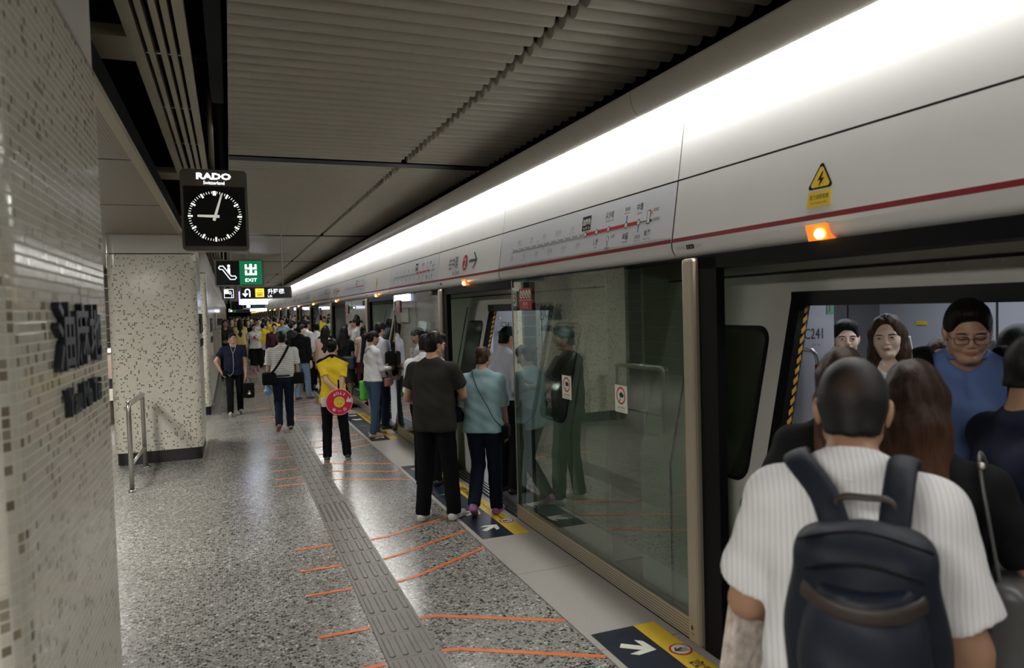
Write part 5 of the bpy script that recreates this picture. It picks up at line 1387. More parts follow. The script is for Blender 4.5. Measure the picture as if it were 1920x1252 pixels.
def local(root, p):
    """point in the figure's own frame -> world"""
    S = root['_S']; a = root.rotation_euler[2]; x, y, z = [q * S for q in p]
    return Vector((root.location.x + x * math.cos(a) - y * math.sin(a), root.location.y + x * math.sin(a) + y * math.cos(a), root.location.z + z))
def attach(name, root, label, cat, group=None):
    """a thing carried by a person: its own top-level object in the person's frame"""
    e = empty(name, root.location, root.rotation_euler[2]); e.scale = root.scale
    tag(e, label, cat, group); return e
# ================================================================ the people
C_ = lambda n, c, r=.85, **k: pmat(n, c, r, spec=.12, noise=.10, nscale=3, bump=.15, bscale=35, **k)
W_ = C_('white_cotton', (.70, .71, .72)); K_ = C_('black_cotton', (.006, .006, .0065)); K2 = C_('black_trouser_cloth', (.005, .0055, .007))
CH = C_('charcoal_olive_cotton', (.028, .027, .023)); TE = C_('teal_blouse', (.22, .345, .36)); NV = C_('navy_cotton', (.010, .013, .028)); YL = C_('yellow_pique', (.72, .52, .035))
DJ = C_('dark_denim', (.007, .011, .022)); LJ = C_('mid_denim', (.045, .08, .135)); PJ = C_('pale_denim', (.16, .24, .34)); BU = C_('blue_shirting', (.13, .20, .43)); LV = C_('pale_lilac_shirting', (.50, .51, .58))
PK = C_('pale_pink', (.55, .38, .34)); MR = C_('maroon_cloth', (.10, .012, .022)); GY = C_('grey_cotton', (.22, .22, .22)); KH = C_('khaki', (.36, .31, .22)); BG = C_('burgundy_cloth', (.12, .02, .03)); DG = C_('dark_grey_cotton', (.05, .05, .052))
S_ST = stripe_mat('striped_polo', (.55, .56, .53), (.07, .07, .065), 2, .034, .16, wob=.006)
S_SEER = stripe_mat('seersucker', (.66, .66, .67), (.555, .545, .54), 0, .0115, .5, rot=(1, .25), wob=.012, soft=True)
bs = S_SEER.node_tree; tb = bs.nodes['Principled BSDF']
S_PLAID = stripe_mat('plaid', (.10, .015, .03), (.012, .01, .012), 2, .05, .5)
LB = pmat('brown_leather', (.14, .065, .03), .5); LK = pmat('black_leather', (.010, .010, .010), .35); SW = pmat('white_sneaker', (.62, .61, .58), .5); SG = pmat('grey_sneaker', (.28, .27, .24), .6); SP = pmat('purple_suede', (.30, .13, .33), .7); SPK = pmat('pink_sole', (.45, .16, .22), .6); SB = pmat('beige_flat', (.42, .26, .19), .5); SR = pmat('red_shoe', (.35, .02, .02), .5); SC_ = pmat('cream_sole', (.62, .57, .47), .6)
DN = (-.215, .03, .83)
def arms(l=None, r=None): return dict(wL=l or (-.215, .03, .83), wR=r or (.215, .03, .83))
PE = 'person'
YB_, nt, b = newmat('yellow_black_polo')
tc = nt.nodes.new('ShaderNodeTexCoord'); sx = nt.nodes.new('ShaderNodeSeparateXYZ'); nt.links.new(tc.outputs['Object'], sx.inputs[0])
zz = math_n(nt, 'MULTIPLY_ADD', math_n(nt, 'ABSOLUTE', sx.outputs[0]), .5, sx.outputs[2])
nt.links.new(mix_n(nt, math_n(nt, 'GREATER_THAN', zz, 1.517), (.72, .52, .035), (.006, .006, .0065)), b.inputs['Base Color']); b.inputs['Roughness'].default_value = .85; b.inputs['Specular IOR Level'].default_value = .12
# --- at the near doorway
p1 = person('nearest man, in white striped shirt with navy backpack, seen from behind', PE, (1.212, 1.157), 49, h=1.71, res=.0085, skin=2, hair='buzz', hcol='buzz', top=('shirt', S_SEER, .78, .026, .80), bottom=('trousers', K2), shoes=(LK,), wL=(-.16, .30, 1.02), wR=(.26, .03, .85), eL=(-.45, -.8, 0), eR=(1, -.6, 0), head=(0, -22, 0), hoff=(.04, -.022), headsc=.98, build=.86, seed=1, lean=.06)
p2 = person('woman with long brown hair and black top beside the navy backpack man', PE, (1.74, 1.44), 58, h=1.635, sex='f', res=.0085, skin=1, hair='long', hcol='auburn', top=('tee', K_, .75, .014), bottom=('skirt', K2), shoes=(LK,), wL=(-.12, .28, 1.05), wR=(.36, .27, 1.16), eR=(.3, -.6, -1), seed=2, head=(-6, -8, 0), build=1.12)
p3 = person('man in a navy T-shirt, cut by the right edge of the photo', PE, (2.25, 1.46), 112, h=1.70, res=.0085, skin=2, hair='crop', hcol='black', facelvl=1, top=('tee', NV, .7, .018), bottom=('trousers', K2), shoes=(LK,), wL=(-.10, .36, 1.10), wR=(.12, .34, 1.05), head=(10, -14, 0), seed=3, build=1.06)
p4 = person('man in blue shirt and glasses looking down in the train doorway', PE, (2.56, 1.90), 226, h=1.86, res=.0085, skin=1, hair='short', hcol='black', facelvl=2, top=('shirt', BU, 1.5, .018), bottom=('trousers', K2), shoes=(LK,), wL=(-.12, .26, 1.02), wR=(.14, .26, 1.0), head=(0, -15, 0), glasses=True, lookdown=True, seed=4, headsc=.88, hoff=(.03, -.038))
p5_ = person('long-haired woman with white earphone cord facing the camera inside the train', PE, (3.0, 2.62), 222, h=1.745, sex='f', res=.0085, skin=3, hair='long', hcol='brown', facelvl=2, top=('shirt', W_, .5, .010), bottom=('trousers', K2), shoes=(LK,), wL=(-.12, .2, 1.12), wR=(.14, .22, 1.05), head=(12, -2, 4), seed=5, headsc=.88, hoff=(0, .0))
p6 = person('man with tousled black hair in the train, only his eyes and forehead visible', PE, (3.17, 3.05), 215, h=1.71, res=.0095, skin=3, hair='short', hcol='black', facelvl=2, top=('tee', NV, .6), bottom=('trousers', K2), shoes=(LK,), head=(5, 0, 0), seed=6, headsc=.86, fine_hands=False)
p7 = person('dark-haired woman in black hidden behind the man with the navy backpack', PE, (1.93, 1.87), 50, h=1.645, sex='f', res=.010, skin=1, hair='long', hcol='auburn', top=('tee', K_, 1.6), bottom=('trousers', K2), shoes=(LK,), wL=(-.27, .05, 1.05), seed=7, fine_hands=False, build=1.1)
person('passenger of whom only parted brown hair shows, beside the man in blue', PE, (3.20, 2.50), 235, h=1.60, sex='f', res=.016, skin=1, hair='bob', hcol='brown', top=('tee', DG, .6), bottom=('trousers', K2), shoes=(LK,))
person('passenger whose black hair shows over the shoulder of the man in blue', PE, (3.36, 2.38), 60, h=1.60, sex='f', res=.016, skin=1, hair='bun', hcol='black', top=('tee', K_, .6), bottom=('trousers', K2), shoes=(LK,))
person('dark-haired man in the train, ear showing behind the man in navy', PE, (3.05, 2.03), 70, h=1.68, res=.012, skin=1, hair='short', hcol='black', top=('shirt', W_, .6), bottom=('trousers', K2), shoes=(LK,))
person('person deep in the train whose black hair shows beside the car number panel', PE, (3.25, 3.55), 240, h=1.70, res=.016, skin=1, hair='short', hcol='black', top=('tee', K_, .6), bottom=('trousers', K2), shoes=(LK,))
# --- second doorway
q1 = person('man in a charcoal shirt, black trousers and white trainers, seen from behind', PE, (1.61, 6.03), 40, h=1.63, res=.0095, skin=1, hair='short', hcol='black', facelvl=1, top=('tee', CH, .62, .022, .84), bottom=('trousers', K2, .016), shoes=(SW, SC_), wL=(-.16, .22, 1.0), wR=(.10, .30, 1.03), eL=(-.8, -.7, 0), eR=(.9, -.5, 0), aL=(-.13, -.04, .08), aR=(.14, .06, .08), head=(32, -12, 0), glasses=True, build=1.08, seed=11)
q2 = person('woman in a teal blouse and purple shoes stepping towards the train, seen from behind', PE, (2.03, 5.96), 32, h=1.49, sex='f', res=.0095, skin=1, hair='bun', hcol='brown', top=('tee', TE, .95, .026, .88), bottom=('trousers', DJ, .014), shoes=(SP, SPK), wL=(-.2, .16, .9), wR=(.22, .12, .86), aL=(-.09, -.14, .17), aR=(.09, .10, .08), head=(12, -26, 0), build=1.12, seed=12)
q3 = person('white-collared man half hidden behind the man in the charcoal shirt', PE, (1.86, 7.28), 30, h=1.57, res=.010, skin=1, hair='short', hcol='black', top=('shirt', W_, 1.5, .016, .99), bottom=('trousers', K2), shoes=(LK,), wL=(-.16, .24, 1.02), wR=(.12, .26, 1.02), head=(8, -18, 0), seed=13)
q4 = person('man in a pale shirt in the second doorway, cut by the glass edge', PE, (2.50, 6.62), 72, h=1.64, res=.010, skin=1, hair='short', hcol='black', facelvl=1, top=('shirt', LV, 1.6, .016, .99), bottom=('trousers', K2), shoes=(LK,), wL=(-.12, .28, 1.1), wR=(.12, .26, 1.1), head=(6, -24, 0), seed=14)
# --- third doorway
r1 = person('ponytailed woman in white top and blue jeans holding a newspaper', PE, (1.90, 10.5), 70, h=1.54, sex='f', res=.0105, skin=1, hair='pony', hcol='black', facelvl=1, top=('tee', W_, 1.8, .010, .93), bottom=('trousers', LJ, .006), shoes=(SB,), wL=(-.08, .30, 1.15), wR=(.10, .32, 1.12), aL=(-.09, .10, .08), aR=(.09, -.08, .08), head=(6, -20, 0), seed=21)
r2_ = person('man with black hair and a pale blue shirt just behind the ponytailed woman', PE, (2.12, 11.15), 55, h=1.65, res=.012, skin=1, hair='short', hcol='black', top=('shirt', LV, 1.6), bottom=('trousers', DJ), shoes=(LK,), wL=(-.28, .02, .84), head=(12, -24, 0), seed=22)
r3 = person('person in black with khaki shorts stepping into the third doorway', PE, (2.42, 10.75), 60, h=1.60, res=.012, skin=2, hair='short', hcol='black', top=('tee', K_, .7), bottom=('shorts', KH), shoes=(LB,), aL=(-.09, -.12, .10), aR=(.09, .12, .08), head=(0, -10, 0), seed=23)
# --- staff member
st = person('platform attendant in yellow polo holding a round red sign behind her', PE, (1.15, 9.07), 8, h=1.50, sex='f', res=.0085, skin=0, hair='bun', hcol='black', top=('polo', YB_, .72, .010, .84, K_), bottom=('trousers', K2, .010), shoes=(LK, SC_), wL=(.10, -.17, .985), wR=(.065, -.15, .80), eL=(-1, -.4, 0), eR=(1, -.5, 0), aL=(-.115, -.02, .08), aR=(.165, .05, .08), head=(24, -6, 0), seed=31, build=1.0)
# --- centre of the platform
s1 = person('man walking away in a striped grey polo and dark jeans with a black shoulder bag', PE, (.73, 11.75), 3, h=1.55, res=.0095, skin=1, hair='short', hcol='black', top=('polo', S_ST, .8, .022, .96), bottom=('trousers', DJ, .012), shoes=(LB,), wL=(-.25, .04, .86), wR=(.25, .04, .86), aL=(-.09, -.18, .16), aR=(.10, .12, .08), head=(6, 0, 0), build=1.14, seed=41)
s2 = person('young man in navy with white earphone cord walking towards the camera', PE, (.03, 14.15), 176, h=1.50, res=.0085, skin=1, hair='short', hcol='black', facelvl=1, top=('tee', NV, .62, .018, .86), bottom=('trousers', K2), shoes=(SG, SC_), wL=(-.22, .10, .84), wR=(.25, .02, .93), eR=(1, -.3, 0), aL=(-.11, -.14, .10), aR=(.11, .14, .08), head=(-8, 4, 0), build=1.12, seed=42)
s3 = person('man in black jacket and pale jeans, face in profile', PE, (1.38, 15.9), 40, h=1.585, res=.0105, skin=3, hair='short', hcol='black', facelvl=1, top=('shirt', K_, 1.8, .018), bottom=('trousers', PJ), shoes=(LB,), aL=(-.09, -.08, .08), aR=(.1, .1, .08), head=(40, 0, 0), seed=43, build=1.05)
s4 = person('person with glasses peeking out left of the man in the striped polo', PE, (.84, 13.6), 180, h=1.41, sex='f', res=.011, skin=3, hair='bob', hcol='black', facelvl=1, top=('tee', GY, .7), bottom=('trousers', BG), shoes=(SW,), glasses=True, seed=44)
s5 = person('man in white shirt and black trousers seen from behind near the long-haired women', PE, (1.98, 18.4), 10, h=1.57, res=.014, skin=1, hair='short', hcol='black', top=('shirt', W_, 1.6, .02, .98), bottom=('trousers', K2), shoes=(SG,), seed=45, build=1.1)
s6 = person('woman with very long black hair and a pale pink top, seen from behind', PE, (1.84, 15.6), 14, h=1.52, sex='f', res=.014, skin=1, hair='verylong', hcol='black', top=('tee', PK, .3), bottom=('trousers', BG), shoes=(LK,), seed=46)
s7 = person('long-haired woman in black with navy tote beside the third glass screen', PE, (2.02, 14.0), 40, h=1.54, sex='f', res=.014, skin=1, hair='long', hcol='black', top=('tee', K_, .6), bottom=('skirt', DG), shoes=(LK,), seed=47)
person('dark-haired person in black between the woman with very long hair and the door post', PE, (2.06, 17.2), 30, h=1.53, sex='f', res=.016, skin=1, hair='long', hcol='black', top=('tee', K_, .7), bottom=('trousers', K2), shoes=(LK,))
s8 = person('man with glasses and white shirt behind the man in the black jacket', PE, (1.66, 17.6), 60, h=1.66, res=.012, skin=1, hair='short', hcol='black', facelvl=1, top=('shirt', W_, 1.6), bottom=('trousers', K2), shoes=(LK,), glasses=True)
person('person in a maroon top facing the camera behind the man in the white shirt', PE, (1.80, 19.6), 190, h=1.53, sex='f', res=.014, skin=3, hair='bun', hcol='black', facelvl=1, top=('tee', MR, .7), bottom=('trousers', K2), shoes=(LK,))
s9 = person('woman in white T-shirt with red print and black skirt, facing the camera', PE, (.72, 24.6), 182, h=1.53, sex='f', res=.011, skin=3, hair='bun', hcol='black', facelvl=1, top=('tee', W_, .7, .02, .86), bottom=('longskirt', K_), shoes=(SR,), wL=(-.08, .24, 1.25), wR=(.30, .05, .95), aL=(-.06, -.1, .08), aR=(.06, .14, .08), seed=51)
person('person in yellow polo seen from behind, beside the red print shirt', PE, (1.02, 26.0), 5, h=1.54, res=.013, skin=1, hair='short', hcol='black', top=('polo', YL, .7), bottom=('trousers', K2), shoes=(LK,))
person('woman in a dark jacket looking at a phone, standing by the left wall', PE, (-.13, 21.8), 175, h=1.72, sex='f', res=.012, skin=1, hair='long', hcol='brown', facelvl=1, top=('shirt', C_('dark_green_jacket', (.02, .025, .02)), 1.8), bottom=('trousers', K_), shoes=(LK,), wL=(-.06, .26, 1.12), wR=(.06, .26, 1.12), head=(0, -8, 0))
person('man in a dark plaid shirt facing the camera behind the striped polo', PE, (1.10, 20.4), 186, h=1.58, res=.012, skin=3, hair='short', hcol='brown', facelvl=1, top=('shirt', S_PLAID, 1.8), bottom=('trousers', K_), shoes=(LK,))
person('person in black just in front of the man in plaid', PE, (1.22, 19.2), 20, h=1.38, sex='f', res=.014, skin=1, hair='bob', hcol='black', top=('tee', K_, .7), bottom=('trousers', BG), shoes=(LK,))
person('man in pale grey facing the camera behind the red print shirt', PE, (.96, 27.2), 184, h=1.70, res=.013, skin=3, hair='short', hcol='black', facelvl=1, top=('tee', LV, .7), bottom=('trousers', DG), shoes=(SG,))
person('woman with long black hair, yellow top and black shorts seen from behind', PE, (.30, 25.8), 2, h=1.70, sex='f', res=.013, skin=1, hair='verylong', hcol='black', top=('tee', C_('pale_yellow_top', (.60, .52, .2)), .6), bottom=('shorts', K_), shoes=(SG,))
person('person in grey half hidden behind the woman by the left wall', PE, (.06, 27.5), 178, h=1.72, res=.014, skin=3, hair='bob', hcol='black', facelvl=0, top=('tee', DG, 1.6), bottom=('trousers', K_), shoes=(LK,))
person('woman in black walking left of the woman with the red print T-shirt', PE, (.60, 27.6), 180, h=1.66, sex='f', res=.014, skin=3, hair='long', hcol='black', top=('tee', K_, .6), bottom=('shorts', KH), shoes=(SW,))
# --- the distant crowd
random.seed(21)
TOPS = [('black', K_)] * 5 + [('white', W_)] * 4 + [('navy', NV)] * 3 + [('grey', GY)] * 3 + [('yellow', YL), ('yellow', YL), ('maroon', MR), ('pale blue', LV), ('teal', TE), ('dark grey', DG), ('dark grey', DG)]
protos = []
specs = [('m', 'short', 0), ('f', 'long', 0), ('m', 'short', 1), ('f', 'bun', 1), ('m', 'short', 1), ('f', 'bob', 1), ('f', 'verylong', 0), ('m', 'short', 0)]
for i, (sx_, hr_, wk) in enumerate(specs):
    st_ = .13 if i % 2 else .04
    pr = person('x', PE, (50, 50), 0, h=1.75, sex=sx_, res=.022, skin=(0, 1, 3, 3, 0, 3, 1, 1)[i], hair=hr_, hcol='black', top=('tee', K_, .65), bottom=(('trousers', 'shorts', 'trousers', 'skirt')[i % 4], K2), shoes=(LK,), facelvl=1, aL=(-.1, -st_, .08 + (.04 if i % 2 else 0)), aR=(.1, st_, .08), seed=i)
    protos.append(pr)
used = [(.3, 25.8), (.72, 24.6), (1.02, 26.0), (.06, 27.5), (.96, 27.2), (.6, 27.6), (-.13, 21.8), (1.1, 20.4), (1.22, 19.2), (1.8, 19.6), (1.66, 17.6), (1.98, 18.4)]
n_ = 0; tries = 0
while n_ < 88 and tries < 6000:
    tries += 1
    y = 20.5 + 52 * random.random() ** 1.15; x = random.uniform(-.04, 2.12)
    if y < 29 and x < 1.25: continue
    if any((x - a) ** 2 + ((y - b_) * .7) ** 2 < .24 for a, b_ in used): continue
    used.append((x, y)); i = random.randrange(len(protos)); pr = protos[i]; c = copy_tree(pr)
    away = random.random() < .5
    if x > 1.5 and random.random() < .5: fc, w_ = random.uniform(50, 100), 'facing the train'
    elif away: fc, w_ = random.uniform(-15, 20), 'from behind'
    else: fc, w_ = random.uniform(165, 200), 'facing camera'
    hh = (random.uniform(.95, 1.015) if specs[i][0] == 'm' else random.uniform(.91, .965)) * (1.0 if y > 26 else .97)
    c.location = (x, y, 0); c.rotation_euler = (0, 0, -math.radians(fc)); c.scale = (hh, hh, hh)
    tn, tm = random.choice(TOPS)
    for ch in list(c.children):
        if ch.name.startswith(('eye', 'lips')) and (y > 32 or w_ != 'facing camera'): bpy.data.objects.remove(ch); continue
        if ch.name.startswith('shirt'): ch.material_slots[0].link = 'OBJECT'; ch.material_slots[0].material = tm
        if ch.name.startswith(('trousers', 'shorts', 'skirt')): ch.material_slots[0].link = 'OBJECT'; ch.material_slots[0].material = random.choice([K2, K2, DJ, DG, KH, LJ])
    kd_ = {'short': 'short-haired person', 'crop': 'crop-haired person', 'long': 'long-haired woman', 'bun': 'tied-haired woman', 'bob': 'bob-haired woman', 'verylong': 'very long-haired woman'}[specs[i][1]]
    zone = 'crowd front' if y < 30 else ('crowd middle' if y < 45 else 'far end')
    side = 'by the wall' if x < .45 else ('mid-platform' if x < 1.35 else 'by the doors')
    tag(c, f'{kd_} in {tn} {w_}, {side}, {zone}', PE, 'distant crowd'); n_ += 1
def drop(o):
    for ch in list(o.children): drop(ch)
    bpy.data.objects.remove(o)
for pr in protos: drop(pr)

# ================================================================ things people carry
M_pack = pmat('navy_nylon', (.0045, .0075, .0145), .62, bump=.35, bscale=18, spec=.25); M_pack2 = pmat('navy_nylon_panel', (.006, .009, .018), .55, bump=.5, bscale=12, spec=.3); M_bl = pmat('brown_webbing', (.022, .014, .012), .55)
def strap(mb, pts, w_, t, mat, ref=(1, 0, 0), n=4):
    P_ = [Vector(p) for p in pts]; out = []
    for i in range(len(P_) - 1):
        p0, p1, p2, p3 = P_[max(i - 1, 0)], P_[i], P_[i + 1], P_[min(i + 2, len(P_) - 1)]
        for q in range(n):
            u = q / n; out.append(.5 * ((2 * p1) + (-p0 + p2) * u + (2 * p0 - 5 * p1 + 4 * p2 - p3) * u * u + (-p0 + 3 * p1 - 3 * p2 + p3) * u ** 3))
    out.append(P_[-1]); return mb.tube(out, 0, mat, 10, sq=(w_, t, ref))
e = attach('backpack', p1, 'navy backpack with brown band worn by the man in the white striped shirt', 'backpack')
bx = .032
D = SDF((-.24, -.46, .75), (.28, -.03, 1.56), .007)
D.rb((bx, -.235, 1.165), (.122, .080, .27), .06); D.el((bx, -.225, 1.20), (.144, .12, .25), .02); D.cut((0, 0, .88), (0, 0, -1)); D.cut((0, -.135, 0), (0, 1, 0)); D.fold(.003, fr=(6, 6, 3), seed=3)
D.build('bag_body', M_pack, e)
D = SDF((-.2, -.5, .78), (.25, -.2, 1.5), .007); D.rb((bx, -.310, 1.08), (.095, .055, .24), .05); D.el((bx, -.305, 1.17), (.104, .075, .26), .03); D.cut((0, 0, 1.40), (0, -.15, 1)); D.fold(.004, fr=(8, 8, 4), seed=9); D.build('front_pocket', M_pack2, e)
mb = MB(); strap(mb, [(bx - .096, -.352, 1.350), (bx - .06, -.386, 1.338), (bx, -.398, 1.330), (bx + .06, -.386, 1.338), (bx + .096, -.352, 1.350)], .0155, .005, M_bl, (0, 0, 1)); mb.build('brown_band', e)
mb = MB(); strap(mb, [(bx - .055, -.17, 1.43), (bx - .046, -.175, 1.472), (bx, -.18, 1.478), (bx + .046, -.175, 1.472), (bx + .055, -.17, 1.43)], .008, .005, M_bl, (0, 0, 1)); mb.build('haul_loop', e)
for x in (-1, 1):
    mb = MB(); strap(mb, [(bx + x * .048, -.20, 1.41), (bx * .7 + x * .066, -.155, 1.475), (x * .098, -.085, 1.525), (x * .106, -.02, 1.525), (x * .108, .06, 1.50), (x * .106, .12, 1.44), (x * .105, .135, 1.28), (x * .13, .10, 1.10), (x * .14, -.03, .98), (x * .12, -.16, .93)], .028, .009, M_pack, (1, 0, 0)); mb.build('shoulder_strap', e)
mb = MB()
for z, r_, yy in ((1.452, .110, -.322), (1.405, .092, -.352)): mb.tube([(bx + x, yy + .9 * x * x * 3, z - 1.2 * abs(x) ** 1.6) for x in np.linspace(-r_, r_, 12)], .0035, M_black, 6)
mb.build('zip', e)
paper = pmat('newsprint', (.50, .44, .38), .8, noise=.35, nscale=40)
def newspaper(root, c, ex, ey, w_, h_, label, red=False, name='newspaper'):
    e = attach(name, root, label, 'newspaper'); mb = MB(); ex = Vector(ex).normalized(); ey = Vector(ey).normalized(); n = ex.cross(ey).normalized(); c = Vector(c)
    for j, off in enumerate((0, .004, .009)):
        vs = []
        for a in range(7):
            for b_ in range(2): u = a / 6 - .5; vs.append(c + ex * u * w_ * (1 - .03 * j) + ey * (b_ - .5) * h_ + n * (off + .02 * math.sin(u * 3 + j * .4)))
        vs2 = [v + n * .0012 for v in vs]; fs = [(2 * a, 2 * a + 1, 2 * a + 3, 2 * a + 2) for a in range(6)]
        mb.add(vs + vs2, fs + [tuple(q + 14 for q in reversed(f)) for f in fs] + [(0, 14, 15, 1), (12, 13, 27, 26)], paper, True)
    o = mb.build('sheets', e)
    mb = MB()
    for i in range(9): p = c + ex * (.0) + ey * (h_ * (.4 - .085 * i)) + n * -.0016; mb.box(0, 0, 0, 0, 0, 0, paper) if False else mb.add([p - ex * w_ * .4, p - ex * w_ * .4 + ey * .006, p + ex * w_ * .38 + ey * .006, p + ex * w_ * .38], [(0, 1, 2, 3)], M_greyink)
    mb.build('print', e); return e
newspaper(p1, (-.27, .20, .90), (.25, 1, -.35), (.1, .3, 1), .20, .34, 'folded newspaper under the left arm of the man with the navy backpack')
# grey tote of the brown haired woman
M_gt = pmat('grey_leather', (.075, .075, .075), .4)
e = attach('tote_bag', p2, 'grey leather tote bag on the shoulder of the woman with long brown hair', 'bag')
D = SDF((.05, -.25, .75), (.36, .30, 1.3), .009); D.rb((.235, .02, 1.02), (.045, .17, .16), .035); D.fold(.003, seed=4); D.build('bag_body', M_gt, e)
mb = MB(); strap(mb, [(.215, -.10, 1.16), (.185, -.085, 1.35), (.165, -.05, 1.475), (.165, .02, 1.492), (.180, .08, 1.42), (.22, .12, 1.17)], .013, .005, M_gt, (0, 1, 0)); mb.build('handle', e)
MB().sphere((.17, -.06, 1.478), .011, M_steel, 10, 6).build('ring', e)
# man in blue: backpack seen from the front
e = attach('backpack', p4, 'black backpack with wide straps on the man in the blue shirt', 'backpack')
D = SDF((-.22, -.4, .85), (.22, -.05, 1.5), .012); D.rb((0, -.22, 1.16), (.14, .08, .24), .05); D.build('bag_body', K_, e)
for x in (-1, 1):
    mb = MB(); strap(mb, [(x * .08, -.17, 1.43), (x * .125, -.06, 1.515), (x * .135, .03, 1.512), (x * .135, .105, 1.44), (x * .13, .145, 1.30), (x * .15, .12, 1.12), (x * .16, -.02, 1.0), (x * .13, -.15, .98)], .032, .009, K_, (1, 0, 0)); mb.build('shoulder_strap', e)
    mb = MB(); mb.tube([Vector((x * .137 + .016 * math.cos(a), .134 - .04 * math.sin(a) * .2, 1.425 + .013 * math.sin(a))) for a in np.linspace(0, 2 * PI, 13)[:-1]], .0028, M_steel, 6, closed=True); mb.build('buckle', e)
# woman in the train: earphones, dark cardigan, lanyard strap
e = attach('earphones', p5_, 'white earphone cord hanging beside the face of the woman inside the train', 'earphones')
MB().tube([(-.088, .03, 1.625), (-.094, .045, 1.58), (-.092, .06, 1.52), (-.085, .105, 1.46), (-.088, .125, 1.40), (-.10, .14, 1.3), (-.11, .2, 1.14)], .0022, W_, 6).build('cord', e)
MB().sphere((-.086, .022, 1.628), .007, W_, 8, 6).build('earpiece', e)
Cg = SDF((-.35, -.25, .85), (.35, .25, 1.56), .010)
for x in (-1, 1):
    Cg.rc((x * .07, 0, 1.31), (x * .055, 0, 1.09), .122, .115, .04); Cg.rc((x * .055, 0, 1.09), (x * .07, 0, .95), .115, .13, .04); Cg.rc((x * .14, -.01, 1.415), (x * .05, -.02, 1.462), .066, .062, .03); Cg.rc((x * .158, -.005, 1.425), (x * .19, -.02, 1.30), .068, .064, .03)
Cg.rc((0, .16, 1.55), (0, .17, .95), .075, .06, .01, 's'); Cg.rc((0, -.02, 1.45), (0, .05, 1.6), .075, .10, .01, 's'); Cg.build('cardigan', K_, p5_)
# STOP disc
dz = 1.066 
e = empty('stop_paddle', (1.185, 8.83, .748)); tag(e, 'round red STOP paddle with a smiling yellow face held upside down by the attendant', 'sign')
RR = .160; Mx = frameM((0, 0, 0), (1, 0, 0), (0, 0, 1)); Mi = Mx @ Matrix.Rotation(PI, 4, 'Z')
mb = MB(); mb.disc((0, .004, 0), RR, 1, pmat('pink_rim', (.75, .42, .42), .5), .008, 40); mb.build('board', e)
mb = MB(); mb.disc((0, -.001, 0), RR - .008, 1, pmat('paddle_red', (.50, .012, .045), .4), .002, 40); mb.build('red_face', e)
mb = MB(); mb.disc((0, -.0028, .0), .066, 1, pmat('smiley_yellow', (.66, .52, .04), .5), .0016, 30)
Ms = Mi @ Matrix.Translation((0, 0, .0042))
for x in (-.018, .02): mb.add([Ms @ Vector((x + .007 * math.cos(a), .02 + .005 * math.sin(a), 0)) for a in np.linspace(0, 2 * PI, 9)[:-1]], [tuple(range(8))], M_ink)
sm = [(.048 * math.cos(a), .0 + .042 * math.sin(a)) for a in np.linspace(PI * 1.08, PI * 1.92, 12)]
for (a, b_), (c, d) in zip(sm[:-1], sm[1:]): mb.add([Ms @ Vector(p) for p in ((a, b_, 0), (c, d, 0), (c * .93, d * .93, 0), (a * .93, b_ * .93, 0))], [(0, 1, 2, 3)], M_ink)
mb.build('smiling_face', e)
mb = MB(); Mt = Mi @ Matrix.Translation((0, 0, .0025))
for i, ch in enumerate('STOP'):
    a = math.radians(-33 + 22 * i); put_text(mb, ch, .06, Mt @ Matrix.Rotation(a, 4, 'Z') @ Matrix.Translation((0, -.108, 0)), W_, fit=(None, .036), bold=.001)
for i, ch in enumerate('停一停'):
    a = math.radians(35 - 35 * i); put_text(mb, ch, .06, Mt @ Matrix.Rotation(a, 4, 'Z') @ Matrix.Translation((0, .108, 0)), W_, fit=(.042, .042 if ch != '一' else .006))
mb.build('lettering', e)
mb = MB(); Mh = Mx @ Matrix.Translation((.105, .01, .003))
for dx, dy, a, L in ((0, 0, 0, .0), (.022, .012, .5, .035), (.03, .0, .15, .04), (.03, -.012, -.2, .038), (.0, .022, 1.4, .022)):
    M2 = Mh @ Matrix.Translation((dx * .6, dy, 0)) @ Matrix.Rotation(a, 4, 'Z')
    plate(mb, M2, -.02 if L == 0 else -.005, .02 if L == 0 else L, -.016 if L == 0 else -.006, .016 if L == 0 else .006, W_, .001)
mb.build('white_hand', e)
MB().tube([(0, .01, RR - .01), (.0, .01, RR + .11)], .011, K_, 8).build('handle', e)
# pouches of the attendant
e = attach('radio_pouch', st, 'white device clipped at the left hip of the yellow-shirted attendant', 'pouch'); MB().box(-.17, -.10, -.165, -.125, .80, .93, W_).build('body', e, bevel=.012)
e = attach('waist_bag', st, 'black waist bag at the right hip of the yellow-shirted attendant', 'bag'); D = SDF((.08, -.2, .8), (.3, .15, 1.06), .008); D.rb((.185, -.04, .93), (.05, .07, .07), .03); D.build('bag_body', K_, e)
